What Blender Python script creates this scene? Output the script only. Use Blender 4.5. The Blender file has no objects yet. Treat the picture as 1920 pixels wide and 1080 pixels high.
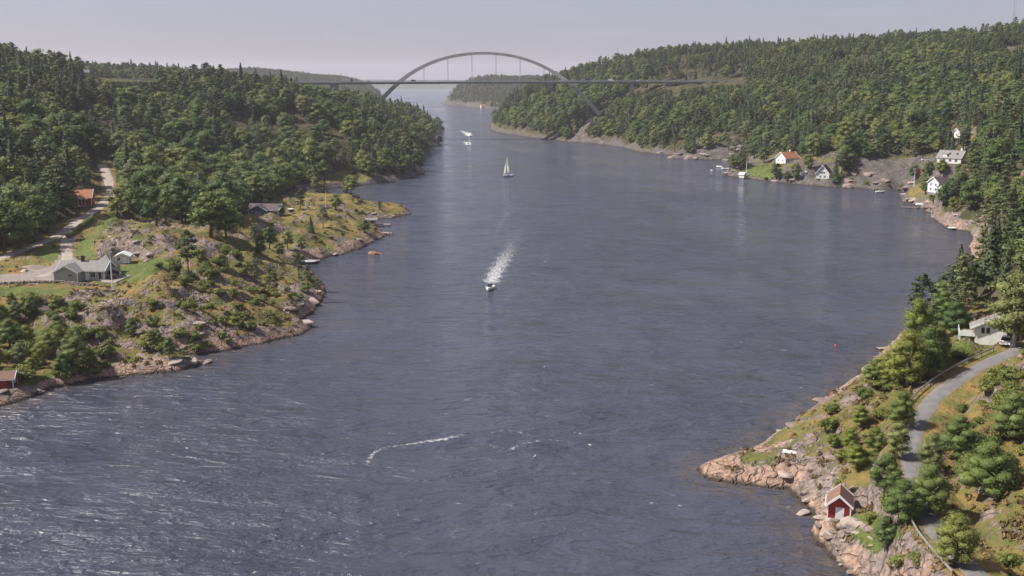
import bpy, math, random
import numpy as np
from mathutils import Vector, Matrix

# ------------------------------------------------------------------ camera, sky, sun
S = bpy.context.scene
C = S.collection
R = math.radians
F, HZ, H = 2059.0, 148.0, 62.0            # focal length in photo pixels, horizon row, camera height
PITCH = math.atan((540 - HZ) / F)
cam = bpy.data.cameras.new('camera'); camo = bpy.data.objects.new('camera', cam); C.objects.link(camo)
camo.location = (0, 0, H); camo.rotation_euler = (math.pi / 2 - PITCH, 0, 0)
cam.sensor_width = 36; cam.lens = 36 * F / 1920; cam.clip_start = 1; cam.clip_end = 40000
S.camera = camo
SUN_AZ, SUN_EL = R(90), R(47)             # to the left of the view direction, above the horizon
w = bpy.data.worlds.new('World'); S.world = w; w.use_nodes = True
nt = w.node_tree; bg = nt.nodes['Background']
sky = nt.nodes.new('ShaderNodeTexSky'); sky.sky_type = 'NISHITA'; sky.sun_disc = False
sky.sun_elevation = SUN_EL; sky.sun_rotation = -SUN_AZ
sky.altitude = 50; sky.air_density = 1.0; sky.dust_density = 1.6; sky.ozone_density = 3.0
tint = nt.nodes.new('ShaderNodeMix'); tint.data_type = 'RGBA'; tint.blend_type = 'MULTIPLY'
tint.inputs[0].default_value = 1.0; tint.inputs[7].default_value = (0.90, 0.825, 0.98, 1)
nt.links.new(sky.outputs[0], tint.inputs[6])
# thin scattered cloud wisps, the same all round the sky
tcn = nt.nodes.new('ShaderNodeTexCoord'); mpn = nt.nodes.new('ShaderNodeMapping'); mpn.inputs['Scale'].default_value = (9, 9, 40)
cln = nt.nodes.new('ShaderNodeTexNoise'); cln.inputs['Scale'].default_value = 1.0; cln.inputs['Detail'].default_value = 5
crp = nt.nodes.new('ShaderNodeValToRGB'); crp.color_ramp.elements[0].position = .60; crp.color_ramp.elements[0].color = (0, 0, 0, 1)
crp.color_ramp.elements[1].position = .85; crp.color_ramp.elements[1].color = (.12, .12, .12, 1)
cmx = nt.nodes.new('ShaderNodeMix'); cmx.data_type = 'RGBA'; cmx.inputs[7].default_value = (6, 5.7, 5.9, 1)
nt.links.new(tcn.outputs['Generated'], mpn.inputs[0]); nt.links.new(mpn.outputs[0], cln.inputs['Vector'])
nt.links.new(cln.outputs['Fac'], crp.inputs[0]); nt.links.new(crp.outputs[0], cmx.inputs[0])
veil = nt.nodes.new('ShaderNodeMix'); veil.data_type = 'RGBA'; veil.inputs[0].default_value = .55; veil.inputs[7].default_value = (3.05, 3.0, 3.6, 1)   # even summer haze over the whole sky
nt.links.new(tint.outputs[2], veil.inputs[6]); nt.links.new(veil.outputs[2], cmx.inputs[6]); nt.links.new(cmx.outputs[2], bg.inputs[0])
bg.inputs[1].default_value = 0.08
sl = bpy.data.lights.new('sun', 'SUN'); sl.energy = 4.8; sl.angle = R(0.6); sl.color = (1, .94, .85)
so = bpy.data.objects.new('sun', sl); C.objects.link(so); so.location = (-300, 200, 400)
tosun = Vector((-math.sin(SUN_AZ) * math.cos(SUN_EL), math.cos(SUN_AZ) * math.cos(SUN_EL), math.sin(SUN_EL)))
so.rotation_euler = tosun.to_track_quat('Z', 'Y').to_euler()
vs = S.view_settings; vs.view_transform = 'Standard'; vs.look = 'None'; vs.exposure = 0.8; vs.gamma = 1.0
S.render.engine = 'CYCLES'
S.cycles.volume_bounces = 1; S.cycles.max_bounces = 8; S.cycles.transparent_max_bounces = 12

# ------------------------------------------------------------------ helpers
rng = np.random.default_rng(7); random.seed(7)
def ray(px, py):
    a, b = (px - 960) / F, -(py - 540) / F
    c, s = math.cos(PITCH), math.sin(PITCH)
    return Vector((a, c + b * s, -s + b * c))
def at(px, py, z=0.0):                    # photo pixel + elevation -> world point
    d = ray(px, py); t = (z - H) / d.z
    return Vector((d.x * t, d.y * t, z))
def atY(px, py, Y):                       # photo pixel + distance -> world point
    d = ray(px, py); t = Y / d.y
    return Vector((d.x * t, Y, H + d.z * t))
def xY(px, Y):                            # column + ground distance (near horizon geometry) -> x
    return (px - 960) / F * Y / math.cos(PITCH) * 1.0
def proj(x, y, z):                        # world -> photo pixel (numpy friendly)
    c, s = math.cos(PITCH), math.sin(PITCH)
    zz = z - H; dep = y * c - zz * s; up = y * s + zz * c
    return 960 + F * x / dep, 540 - F * up / dep

def _hash(ix, iy, seed):
    n = (ix * 374761393 + iy * 668265263 + seed * 1442695041) & 0xFFFFFFFF
    n = ((n ^ (n >> 13)) * 1274126177) & 0xFFFFFFFF
    return ((n ^ (n >> 16)) & 0xFFFF) / 65535.0
def vnoise(x, y, seed=0):
    x = np.asarray(x, float); y = np.asarray(y, float)
    ix = np.floor(x).astype(np.int64); iy = np.floor(y).astype(np.int64)
    fx, fy = x - ix, y - iy
    fx = fx * fx * (3 - 2 * fx); fy = fy * fy * (3 - 2 * fy)
    a = _hash(ix, iy, seed); b = _hash(ix + 1, iy, seed); c = _hash(ix, iy + 1, seed); d = _hash(ix + 1, iy + 1, seed)
    return (a * (1 - fx) + b * fx) * (1 - fy) + (c * (1 - fx) + d * fx) * fy
def fbm(x, y, sc, octv=4, seed=0):
    t = 0; amp = 1.0; tot = 0
    for o in range(octv):
        k = 2.03 ** o / sc
        ca, sa = math.cos(o * 1.1), math.sin(o * 1.1)
        t = t + amp * vnoise((x * ca - y * sa) * k + 31 * o, (x * sa + y * ca) * k + 17 * o, seed + o); tot += amp; amp *= .5
    return t / tot                         # 0..1

def tag(o, label=None, cat=None, group=None, kind=None):
    if label: o['label'] = label
    if cat: o['category'] = cat
    if group: o['group'] = group
    if kind: o['kind'] = kind
    return o
def empty(name, loc, rz=0, label=None, cat=None, group=None):
    o = bpy.data.objects.new(name, None); C.objects.link(o)
    o.location = loc; o.rotation_euler = (0, 0, rz); o.empty_display_size = .3
    return tag(o, label, cat, group)
class MB:
    def __init__(s): s.v = []; s.f = []; s.m = []; s.cur = 0
    def add(s, vs, fs):
        b = len(s.v); s.v += [tuple(p) for p in vs]
        for f in fs: s.f.append(tuple(b + i for i in f)); s.m.append(s.cur)
        return s
    def box(s, x0, x1, y0, y1, z0, z1, M=None):
        p = [Vector(q) for q in ((x0,y0,z0),(x1,y0,z0),(x1,y1,z0),(x0,y1,z0),(x0,y0,z1),(x1,y0,z1),(x1,y1,z1),(x0,y1,z1))]
        if M is not None: p = [M @ q for q in p]
        return s.add(p, [(0,3,2,1),(4,5,6,7),(0,1,5,4),(1,2,6,5),(2,3,7,6),(3,0,4,7)])
    def bar(s, a, b, wd, ht, up=Vector((0, 0, 1))):
        a, b = Vector(a), Vector(b); d = (b - a)
        x = d.normalized(); y = up.cross(x)
        if y.length < 1e-4: y = Vector((0, 1, 0)).cross(x)
        y.normalize(); z = x.cross(y)
        p = [q + y * (i * wd / 2) + z * (j * ht / 2) for q in (a, b) for i, j in ((-1,-1),(1,-1),(1,1),(-1,1))]
        return s.add(p, [(0,1,2,3),(7,6,5,4),(0,4,5,1),(1,5,6,2),(2,6,7,3),(3,7,4,0)])
    def tube(s, pts, rad, n=8, cap=True):
        pts = [Vector(p) for p in pts]; b = len(s.v); k = len(pts)
        if not hasattr(rad, '__len__'): rad = [rad] * k
        ref = Vector((1, 0, 0))
        for i, p in enumerate(pts):
            d = (pts[min(i + 1, k - 1)] - pts[max(i - 1, 0)]).normalized()
            if abs(d.dot(ref)) > .95: ref = Vector((0, 1, 0))
            u = d.cross(ref).normalized(); v2 = d.cross(u)
            for j in range(n):
                t = 2 * math.pi * j / n
                s.v.append(tuple(p + (u * math.cos(t) + v2 * math.sin(t)) * rad[i]))
        for i in range(k - 1):
            for j in range(n):
                j2 = (j + 1) % n
                s.f.append((b + i*n + j, b + i*n + j2, b + (i+1)*n + j2, b + (i+1)*n + j)); s.m.append(s.cur)
        if cap:
            s.f.append(tuple(b + j for j in range(n))[::-1]); s.m.append(s.cur)
            s.f.append(tuple(b + (k-1)*n + j for j in range(n))); s.m.append(s.cur)
        return s
    def prism(s, poly, axis, t0, t1):     # poly = 2D outline, extruded along an axis
        n = len(poly)
        mk = {'x': lambda p, t: (t, p[0], p[1]), 'y': lambda p, t: (p[0], t, p[1]), 'z': lambda p, t: (p[0], p[1], t)}[axis]
        return s.add([mk(p, t0) for p in poly] + [mk(p, t1) for p in poly],
            [tuple(range(n))[::-1], tuple(range(n, 2*n))] + [(i, (i+1) % n, n + (i+1) % n, n + i) for i in range(n)])
    def build(s, name, mats, parent=None, smooth=False):
        me = bpy.data.meshes.new(name); me.from_pydata(s.v, [], s.f); me.validate()
        if not isinstance(mats, (list, tuple)): mats = [mats]
        for m in mats: me.materials.append(m)
        if len(mats) > 1: me.polygons.foreach_set('material_index', s.m)
        import bmesh
        bm = bmesh.new(); bm.from_mesh(me); bmesh.ops.recalc_face_normals(bm, faces=bm.faces); bm.to_mesh(me); bm.free()
        if smooth: me.polygons.foreach_set('use_smooth', [True] * len(me.polygons))
        o = bpy.data.objects.new(name, me); C.objects.link(o)
        if parent: o.parent = parent
        return o
def copy_tree(o, parent=None):
    c = o.copy(); C.objects.link(c)
    if parent: c.parent = parent
    for ch in o.children: copy_tree(ch, c)
    return c

# ------------------------------------------------------------------ materials
def N(nt, t, **kw):
    n = nt.nodes.new(t)
    for k, v in kw.items():
        if k.startswith('i_'): n.inputs[k[2:].replace('_', ' ')].default_value = v
        else: setattr(n, k, v)
    return n
def c4(c): return (c[0], c[1], c[2], 1)
def pmat(name, c1, c2=None, sc=2.0, rough=.75, bump=0, spec=.3, metal=0, stretch=(1, 1, 1), bsc=None):
    m = bpy.data.materials.new(name); m.use_nodes = True; nt = m.node_tree; L = nt.links
    b = nt.nodes['Principled BSDF']; b.inputs['Roughness'].default_value = rough
    b.inputs['Specular IOR Level'].default_value = spec; b.inputs['Metallic'].default_value = metal
    if c2 is None: c2 = tuple(x * .8 for x in c1)
    tc = N(nt, 'ShaderNodeTexCoord'); mp = N(nt, 'ShaderNodeMapping', i_Scale=stretch)
    L.new(tc.outputs['Object'], mp.inputs[0])
    n = N(nt, 'ShaderNodeTexNoise', i_Scale=sc, i_Detail=5.0, i_Roughness=.6); L.new(mp.outputs[0], n.inputs['Vector'])
    r = N(nt, 'ShaderNodeMapRange', i_From_Min=.35, i_From_Max=.65); L.new(n.outputs['Fac'], r.inputs[0])
    mx = N(nt, 'ShaderNodeMix', data_type='RGBA'); mx.inputs[6].default_value = c4(c1); mx.inputs[7].default_value = c4(c2)
    L.new(r.outputs[0], mx.inputs[0]); L.new(mx.outputs[2], b.inputs['Base Color'])
    if bump:
        n2 = N(nt, 'ShaderNodeTexNoise', i_Scale=bsc or sc * 2, i_Detail=4.0); L.new(mp.outputs[0], n2.inputs['Vector'])
        bp = N(nt, 'ShaderNodeBump', i_Strength=1.0, i_Distance=bump); L.new(n2.outputs['Fac'], bp.inputs['Height']); L.new(bp.outputs[0], b.inputs['Normal'])
    return m
def plankmat(name, c1, c2, period=.14, axis='X', depth=.02, rough=.7):   # painted boarding: fine relief only
    m = pmat(name, c1, c2, 1.2, rough, 0, .25); nt = m.node_tree; L = nt.links
    tc = N(nt, 'ShaderNodeTexCoord'); wv = N(nt, 'ShaderNodeTexWave', wave_type='BANDS', bands_direction=axis, wave_profile='SAW', i_Scale=1 / (period * 2 * math.pi) * 6.28 / 2)
    L.new(tc.outputs['Object'], wv.inputs['Vector'])
    bp = N(nt, 'ShaderNodeBump', i_Strength=.7, i_Distance=depth); L.new(wv.outputs['Fac'], bp.inputs['Height']); L.new(bp.outputs[0], nt.nodes['Principled BSDF'].inputs['Normal'])
    return m
def leafmat(name, ca, cb, cc, transl=.25):
    m = bpy.data.materials.new(name); m.use_nodes = True; nt = m.node_tree; L = nt.links
    out = nt.nodes['Material Output']; b = nt.nodes['Principled BSDF']
    b.inputs['Roughness'].default_value = .62; b.inputs['Specular IOR Level'].default_value = .2
    oi = N(nt, 'ShaderNodeObjectInfo'); rp = N(nt, 'ShaderNodeValToRGB')
    e = rp.color_ramp.elements; e[0].color = c4(ca); e[1].color = c4(cc); x = e.new(.5); x.color = c4(cb)
    L.new(oi.outputs['Random'], rp.inputs[0])
    g = N(nt, 'ShaderNodeNewGeometry'); tc = N(nt, 'ShaderNodeTexCoord')
    n = N(nt, 'ShaderNodeTexNoise', i_Scale=1.1, i_Detail=3.0); L.new(tc.outputs['Object'], n.inputs['Vector'])
    mr = N(nt, 'ShaderNodeMapRange', i_From_Min=.3, i_From_Max=.7, i_To_Min=.72, i_To_Max=1.3); L.new(n.outputs['Fac'], mr.inputs[0])
    mr2 = N(nt, 'ShaderNodeMapRange', i_To_Min=.75, i_To_Max=1.25); L.new(g.outputs['Random Per Island'], mr2.inputs[0])
    mm = N(nt, 'ShaderNodeMath', operation='MULTIPLY'); L.new(mr.outputs[0], mm.inputs[0]); L.new(mr2.outputs[0], mm.inputs[1])
    mx = N(nt, 'ShaderNodeMix', data_type='RGBA', blend_type='MULTIPLY'); mx.inputs[0].default_value = 1
    L.new(rp.outputs[0], mx.inputs[6]); L.new(mm.outputs[0], mx.inputs[7]); L.new(mx.outputs[2], b.inputs['Base Color'])
    t = N(nt, 'ShaderNodeBsdfTranslucent'); L.new(mx.outputs[2], t.inputs[0])
    ms = N(nt, 'ShaderNodeMixShader'); ms.inputs[0].default_value = transl
    L.new(b.outputs[0], ms.inputs[1]); L.new(t.outputs[0], ms.inputs[2]); L.new(ms.outputs[0], out.inputs[0])
    return m
M = dict(
    pine=leafmat('pine_needles', (.042, .064, .03), (.08, .102, .04), (.14, .15, .056), .2),
    spruce=leafmat('spruce_needles', (.032, .05, .024), (.046, .066, .03), (.065, .082, .035), .12),
    broad=leafmat('broad_leaves', (.06, .1, .032), (.102, .146, .042), (.185, .2, .054), .34),
    birch=leafmat('pale_leaves', (.1, .138, .056), (.145, .175, .066), (.195, .21, .075), .34),
    lime=leafmat('lime_leaves', (.14, .175, .035), (.18, .21, .045), (.22, .235, .055), .35),
    bush=leafmat('bush_leaves', (.095, .125, .03), (.135, .16, .038), (.185, .19, .05), .3),
    bark=pmat('bark', (.12, .085, .06), (.07, .052, .042), 3, .9, .03),
    pinebark=pmat('pine_bark', (.20, .11, .065), (.10, .07, .052), 2, .9, .03),
    palebark=pmat('pale_bark', (.42, .4, .36), (.18, .16, .14), 3, .85, .02),
    white=pmat('white_paint', (.78, .78, .75), (.66, .66, .63), 1.3, .55),
    trim=pmat('white_trim', (.8, .8, .78), (.7, .7, .68), 2, .5),
    glass=pmat('window_glass', (.03, .035, .045), (.02, .022, .03), 1, .08, spec=.6),
    grey_wall=plankmat('grey_green_cladding', (.37, .38, .315), (.3, .305, .26), .16),
    white_wall=plankmat('white_cladding', (.66, .66, .63), (.55, .55, .53), .16),
    red_wall=plankmat('falu_red_cladding', (.36, .04, .034), (.25, .032, .028), .15),
    red_old=plankmat('old_red_cladding', (.17, .04, .032), (.11, .03, .026), .15),
    redrock=pmat('red_brown_granite', (.3, .15, .1), (.17, .09, .065), .8, .85, .15, bsc=1.8),
    blue_wall=plankmat('blue_grey_cladding', (.12, .16, .215), (.09, .125, .17), .16),
    ochre_wall=plankmat('ochre_cladding', (.42, .22, .05), (.33, .17, .045), .16),
    roof_grey=pmat('grey_roof', (.21, .2, .19), (.155, .148, .142), 1.6, .7, .03),
    roof_pale=pmat('pale_roof', (.62, .64, .63), (.5, .52, .5), 1, .6),
    roof_red=pmat('clay_tile_roof', (.36, .15, .075), (.24, .10, .06), 1.6, .8, .05),
    roof_dark=pmat('dark_roof', (.10, .075, .075), (.065, .055, .058), 1.5, .7, .03),
    roof_old=pmat('weathered_tile_roof', (.21, .115, .085), (.13, .08, .065), 2.2, .85, .06),
    dark=pmat('dark_metal', (.04, .04, .045), (.03, .03, .033), 2, .5),
    metal=pmat('galvanised_steel', (.42, .43, .44), (.34, .35, .36), 2, .45, metal=.5),
    concrete=pmat('concrete', (.38, .37, .35), (.29, .282, .27), .12, .85),
    concrete_dk=pmat('weathered_concrete', (.20, .195, .19), (.145, .142, .14), .1, .85),
    steel_grey=pmat('painted_steel', (.36, .365, .37), (.29, .295, .3), .15, .6),
    wood=pmat('weathered_timber', (.30, .25, .2), (.2, .165, .135), 2, .85, .02, stretch=(1, 6, 1)),
    darkwood=pmat('dark_timber', (.11, .08, .06), (.07, .052, .042), 2, .9, .02),
    sail=leafmat('sailcloth', (.88, .87, .83), (.88, .87, .83), (.88, .87, .83), .5) if True else pmat('sailcloth', (.72, .68, .58), (.64, .6, .5), .5, .7),
    hull=pmat('white_gelcoat', (.8, .8, .78), (.74, .74, .72), .6, .25, spec=.5),
    hull_dk=pmat('dark_hull', (.03, .04, .055), (.025, .03, .04), .6, .3, spec=.5),
    rubber=pmat('black_rubber', (.02, .02, .02), (.03, .03, .03), 3, .8),
    redcloth=pmat('dark_red_cloth', (.1, .012, .03), (.06, .01, .02), 2, .8),
    redflag=pmat('red_flag', (.5, .03, .04), (.42, .025, .03), 2, .8),
    blueflag=pmat('blue_flag', (.03, .1, .35), (.025, .08, .3), 2, .8),
    orange=pmat('orange_board', (.6, .22, .03), (.5, .18, .03), 2, .6),
    asphalt=pmat('worn_asphalt', (.17, .16, .155), (.12, .115, .112), .5, .9, .02),
    gravel=pmat('gravel', (.33, .28, .25), (.25, .21, .185), .8, .95, .03, bsc=9),
    stone=pmat('granite', (.25, .19, .16), (.11, .09, .082), .7, .85, .18, bsc=1.6),
    stonepale=pmat('pale_granite', (.36, .285, .24), (.2, .165, .145), .8, .85, .15, bsc=1.8),
    orangebuoy=pmat('buoy_red', (.6, .08, .05), (.5, .06, .04), 2, .5),
    car_white=pmat('white_car_paint', (.78, .78, .78), (.74, .74, .74), .5, .25, spec=.5),
    car_dark=pmat('dark_car_paint', (.035, .04, .05), (.03, .033, .04), .5, .25, spec=.5),
    car_red=pmat('red_car_paint', (.35, .03, .03), (.3, .03, .03), .5, .25, spec=.5),
)

# ------------------------------------------------------------------ terrain
def gx(px, Y, z): return (px - 960) / F * (Y * math.cos(PITCH) + (H - z) * math.sin(PITCH))
def P(px, Y, z): return (gx(px, Y, z), Y, z)
def Z(px, py, z): return tuple(at(px, py, z))

SHORE_L = [at(*p) for p in [(-700, 1050), (-300, 870), (-120, 800), (-40, 776), (0, 764), (60, 744), (100, 727), (180, 713), (260, 704), (335, 695),
    (388, 681), (345, 667), (420, 660), (500, 645), (562, 628), (588, 612), (562, 602), (580, 588), (612, 562), (613, 545), (594, 520), (570, 503), (555, 494),
    (590, 487), (640, 479), (690, 463), (714, 448), (728, 441), (716, 430), (696, 421), (684, 412), (735, 409), (774, 402), (760, 393), (725, 386), (690, 378), (640, 369), (590, 366),
    (560, 362), (590, 357), (650, 352), (700, 345), (745, 338), (790, 326), (783, 312), (775, 298), (803, 288), (796, 277), (830, 272), (800, 268),
    (800, 260), (832, 248)]]
POLY_L = [(p.x, p.y) for p in SHORE_L] + [(-100, 1400), (-150, 1560), (-330, 1700), (-700, 1800), (-3000, 1800), (-3000, 40), (-160, 40)]
SHORE_R = [at(*p) for p in [(922, 231), (921, 243), (940, 250), (1000, 258), (1060, 266), (1120, 270), (1165, 276), (1200, 286), (1258, 291),
    (1264, 297), (1330, 300), (1392, 301), (1402, 311), (1372, 322), (1352, 328), (1392, 333), (1440, 340), (1500, 346), (1580, 352), (1640, 356), (1690, 357), (1702, 368),
    (1694, 378), (1720, 388), (1740, 402), (1760, 417), (1780, 429), (1815, 436)]]
SHORE_R += [at(*p) for p in [(1826, 470), (1812, 520), (1785, 575), (1735, 622), (1655, 660), (1618, 693), (1598, 716), (1570, 737), (1530, 760), (1482, 783), (1470, 806), (1440, 828), (1400, 851),
    (1342, 868), (1318, 881), (1328, 900), (1380, 908), (1432, 914), (1480, 917), (1500, 936), (1528, 962), (1545, 988), (1528, 1002), (1550, 1032), (1592, 1078), (1640, 1140), (1720, 1250), (1850, 1420)]]
POLY_R = [(-20, 1800), (120, 1950), (500, 2050), (3000, 2050), (3000, 30), (140, 30)]
POLY_R = [(p.x, p.y) for p in SHORE_R] + POLY_R[::-1]

CTRL_L = [Z(*p) for p in [
    (0, 562, 8.5), (60, 548, 9), (130, 541, 9.3), (200, 543, 9.5), (300, 560, 9), (360, 575, 7.5), (330, 620, 4.6), (200, 640, 4.2), (60, 640, 4), (60, 700, 1.6), (0, 640, 4.5), (-150, 640, 6),
    (420, 570, 7), (450, 612, 3.6), (530, 565, 4), (520, 500, 6.5), (560, 545, 3), (480, 470, 10), (420, 445, 14), (360, 428, 17), (300, 416, 19), (255, 412, 20), (205, 425, 16),
    (130, 528, 9.6), (60, 515, 9.6), (10, 530, 9.5), (-100, 540, 9.5), (230, 500, 10.4), (270, 500, 10.4), (180, 480, 11.5), (300, 480, 12), (360, 500, 10.5), (420, 510, 9),
    (0, 484, 10.5), (60, 462, 11.3), (110, 442, 12.2), (150, 412, 13.5), (188, 387, 15), (206, 350, 18.5), (197, 318, 23),
    (70, 490, 11), (100, 470, 11.4), (140, 382, 16), (100, 400, 15), (50, 420, 14.5), (-100, 450, 14),
    (500, 402, 7.5), (540, 388, 8), (575, 378, 8), (620, 378, 8), (640, 398, 6.5), (690, 384, 4.5), (730, 392, 2.4), (600, 440, 5), (650, 450, 3), (560, 430, 7), (660, 415, 5),
    (440, 440, 9), (400, 430, 10), (520, 460, 5)]]
CTRL_L += [P(*p) for p in [
    (-300, 420, 30), (-300, 600, 60), (-300, 800, 80), (0, 420, 24), (0, 520, 42), (0, 620, 60), (0, 700, 70), (0, 900, 70), (100, 430, 22), (100, 520, 36), (100, 640, 52), (100, 750, 63), (100, 950, 60),
    (200, 500, 26), (200, 650, 38), (200, 850, 46), (200, 1000, 52), (200, 1130, 57), (200, 1170, 59.5), (200, 1400, 66), (60, 1150, 66), (60, 1400, 72), (-400, 1200, 90), (-400, 1600, 90),
    (300, 450, 13), (300, 560, 18), (300, 680, 34), (300, 800, 50), (300, 1000, 50), (300, 1140, 57), (300, 1400, 62),
    (400, 470, 8), (400, 560, 7), (400, 650, 22), (400, 720, 40), (400, 800, 54), (400, 1000, 50), (400, 1150, 54), (400, 1400, 58), (500, 620, 3), (500, 680, 15), (500, 750, 33), (500, 850, 48), (500, 1000, 45), (500, 1170, 48), (500, 1400, 45),
    (600, 640, 3), (600, 700, 15), (600, 760, 29), (600, 850, 42), (600, 1000, 40), (600, 1170, 38), (600, 1400, 30), (700, 690, 2), (700, 760, 17), (700, 850, 29), (700, 1000, 32), (700, 1150, 26), (700, 1300, 20),
    (760, 800, 6), (760, 900, 15), (760, 1000, 22), (760, 1150, 18), (800, 1050, 11), (805, 1150, 9)]]
CTRL_R = [P(*p) for p in [
    (1900, 110, 10), (1900, 150, 16), (1900, 180, 17.5), (1900, 215, 19.5), (1900, 260, 24), (1900, 320, 30), (1900, 400, 40), (1900, 500, 45), (1900, 600, 52), (1900, 750, 64), (1900, 900, 84), (1900, 1100, 105), (1900, 1300, 98),
    (2150, 150, 24), (2150, 300, 44), (2150, 500, 66), (2150, 800, 90), (2150, 1100, 122), (2150, 1400, 118), (2500, 300, 60), (2500, 900, 120), (2500, 1600, 120),
    (1800, 250, 13), (1800, 310, 14), (1830, 380, 16), (1800, 470, 15), (1800, 530, 19), (1800, 600, 30), (1800, 750, 46), (1800, 900, 66), (1800, 1100, 98), (1800, 1300, 95),
    (1700, 575, 5), (1700, 640, 22), (1700, 700, 28), (1700, 800, 46), (1700, 950, 68), (1700, 1120, 93), (1700, 1350, 90),
    (1600, 612, 3), (1600, 650, 15), (1600, 720, 22), (1600, 850, 45), (1600, 1000, 68), (1600, 1150, 90), (1600, 1400, 88),
    (1500, 640, 4), (1500, 700, 10), (1500, 800, 25), (1500, 950, 50), (1500, 1160, 89), (1500, 1400, 86), (1420, 690, 2.4),
    (1400, 845, 9), (1400, 900, 24), (1400, 1000, 42), (1400, 1130, 60), (1400, 1250, 90), (1400, 1450, 88), (1340, 870, 10),
    (1300, 895, 9), (1300, 950, 25), (1300, 1050, 46), (1300, 1120, 56), (1300, 1250, 82), (1300, 1350, 90),
    (1200, 935, 3), (1200, 990, 22), (1200, 1080, 40), (1200, 1150, 48), (1200, 1300, 76), (1200, 1400, 85), (1120, 1075, 3), (1120, 1120, 22), (1120, 1150, 29), (1120, 1220, 45), (1120, 1400, 74),
    (1080, 1130, 12), (1080, 1180, 28), (1080, 1300, 48), (1080, 1400, 57), (1000, 1200, 10), (1000, 1250, 25), (1000, 1350, 42), (1000, 1450, 48), (950, 1330, 8), (950, 1400, 30), (930, 1420, 14), (935, 1650, 20)]]
CTRL_R += [Z(*p) for p in [(1560, 770, 3), (1590, 745, 3.5), (1530, 800, 3.2), (1500, 830, 2.6), (1450, 850, 2), (1400, 878, 1.8), (1440, 890, 1.8), (1500, 880, 3), (1560, 840, 6), (1560, 900, 4),
    (1575, 962, 2.6), (1600, 985, 3), (1570, 1010, 1.8), (1600, 1040, 2.4), (1650, 960, 6), (1700, 900, 9), (1800, 900, 13), (1700, 1050, 6), (1850, 1050, 12), (1640, 860, 8), (1620, 780, 7.5),
    (1650, 720, 5), (1700, 700, 8), (1760, 735, 12.5), (1800, 705, 13.4), (1850, 680, 14.2), (1890, 662, 15), (1800, 660, 12.5), (1835, 645, 13.5), (1740, 640, 8), (1700, 660, 5), (1690, 620, 4.5), (1770, 610, 10), (1800, 590, 12),
    (1760, 350, 11), (1790, 302, 20), (1735, 302, 18), (1650, 300, 19), (1690, 320, 15), (1620, 330, 8), (1540, 338, 5), (1500, 326, 5), (1475, 308, 7), (1440, 322, 3), (1400, 326, 1.6), (1640, 345, 7), (1720, 375, 2.4), (1760, 390, 4), (1730, 395, 1.6)]]
CTRL_L += [(p.x, p.y, .4) for p in SHORE_L[::2]]; CTRL_R += [(p.x, p.y, .4) for p in SHORE_R[::2]]
# level building plots: (x, y, radius, z)
PADS = []
def pad(p, r): PADS.append((p[0], p[1], r, p[2])); return Vector(p)
COTTAGE = pad(at(150, 528, 9.8), 11.5); SHED = pad(at(232, 492, 10.4), 4)
REDHOUSE = pad(at(143, 384, 15.6), 8); BLUEHOUSE = pad(at(500, 404, 7.6), 9)
pad(at(40, 520, 9.7), 9)
VILLA = pad(at(1476, 312, 6.0), 8); GABLEHOUSE = pad(at(1545, 334, 4.2), 6); GREYROOF = pad(at(1788, 306, 20.0), 10); DARKROOF = pad(at(1763, 360, 11.0), 8)
pad(at(256, 506, 10.3), 6); pad(at(205, 500, 10.3), 7); CABIN = pad(at(1846, 645, 13.2), 5); BOATHOUSE = pad(at(1573, 966, 2.5), 3.0); SMALLWHITE = pad(at(1803, 258, 30), 6); REDSHED = pad(at(8, 724, 1.9), 3)

ROAD_L = [at(*p) for p in [(-160, 522, 10), (-60, 503, 10.2), (0, 484, 10.5), (60, 462, 11.3), (110, 441, 12.2), (150, 412, 13.5), (188, 387, 15), (208, 362, 17.3), (206, 345, 19), (198, 322, 22.8), (190, 308, 25)]]
DRIVE_L = [at(*p) for p in [(128, 440, 12.3), (122, 462, 11.4), (126, 480, 10.8), (116, 505, 9.9), (70, 520, 9.7), (20, 528, 9.6), (-60, 540, 9.5)]]
ROAD_R = [at(*p) for p in [(1920, 648, 15.6), (1890, 664, 15), (1850, 682, 14.3), (1805, 706, 13.5), (1765, 735, 12.6), (1730, 775, 11.5), (1710, 830, 10.3), (1715, 900, 9.3), (1760, 1000, 9), (1850, 1100, 10)]]

def rbf(ctrl):
    p = np.array(ctrl); xy = p[:, :2]; z = p[:, 2]; n = len(p)
    d = np.sqrt(((xy[:, None] - xy[None]) ** 2).sum(-1) + 9)
    A = np.zeros((n + 1, n + 1)); A[:n, :n] = -d + np.eye(n) * 3.0; A[:n, n] = 1; A[n, :n] = 1
    sol = np.linalg.solve(A, np.append(z, 0))
    def f(x, y):
        out = np.full(x.shape, sol[n])
        for i in range(n): out -= sol[i] * np.sqrt((x - xy[i, 0]) ** 2 + (y - xy[i, 1]) ** 2 + 9)
        return out
    return f
def sdist(poly, x, y):                    # + inside, - outside
    d = np.full(x.shape, 1e9); ins = np.zeros(x.shape, bool); n = len(poly)
    for i in range(n):
        ax, ay = poly[i]; bx, by = poly[(i + 1) % n]; dx, dy = bx - ax, by - ay
        t = np.clip(((x - ax) * dx + (y - ay) * dy) / (dx * dx + dy * dy + 1e-9), 0, 1)
        d = np.minimum(d, (x - ax - t * dx) ** 2 + (y - ay - t * dy) ** 2)
        if abs(dy) > 1e-9: ins ^= ((ay > y) != (by > y)) & (x < ax + (y - ay) / dy * dx)
    return np.where(ins, 1, -1) * np.sqrt(d)
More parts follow.
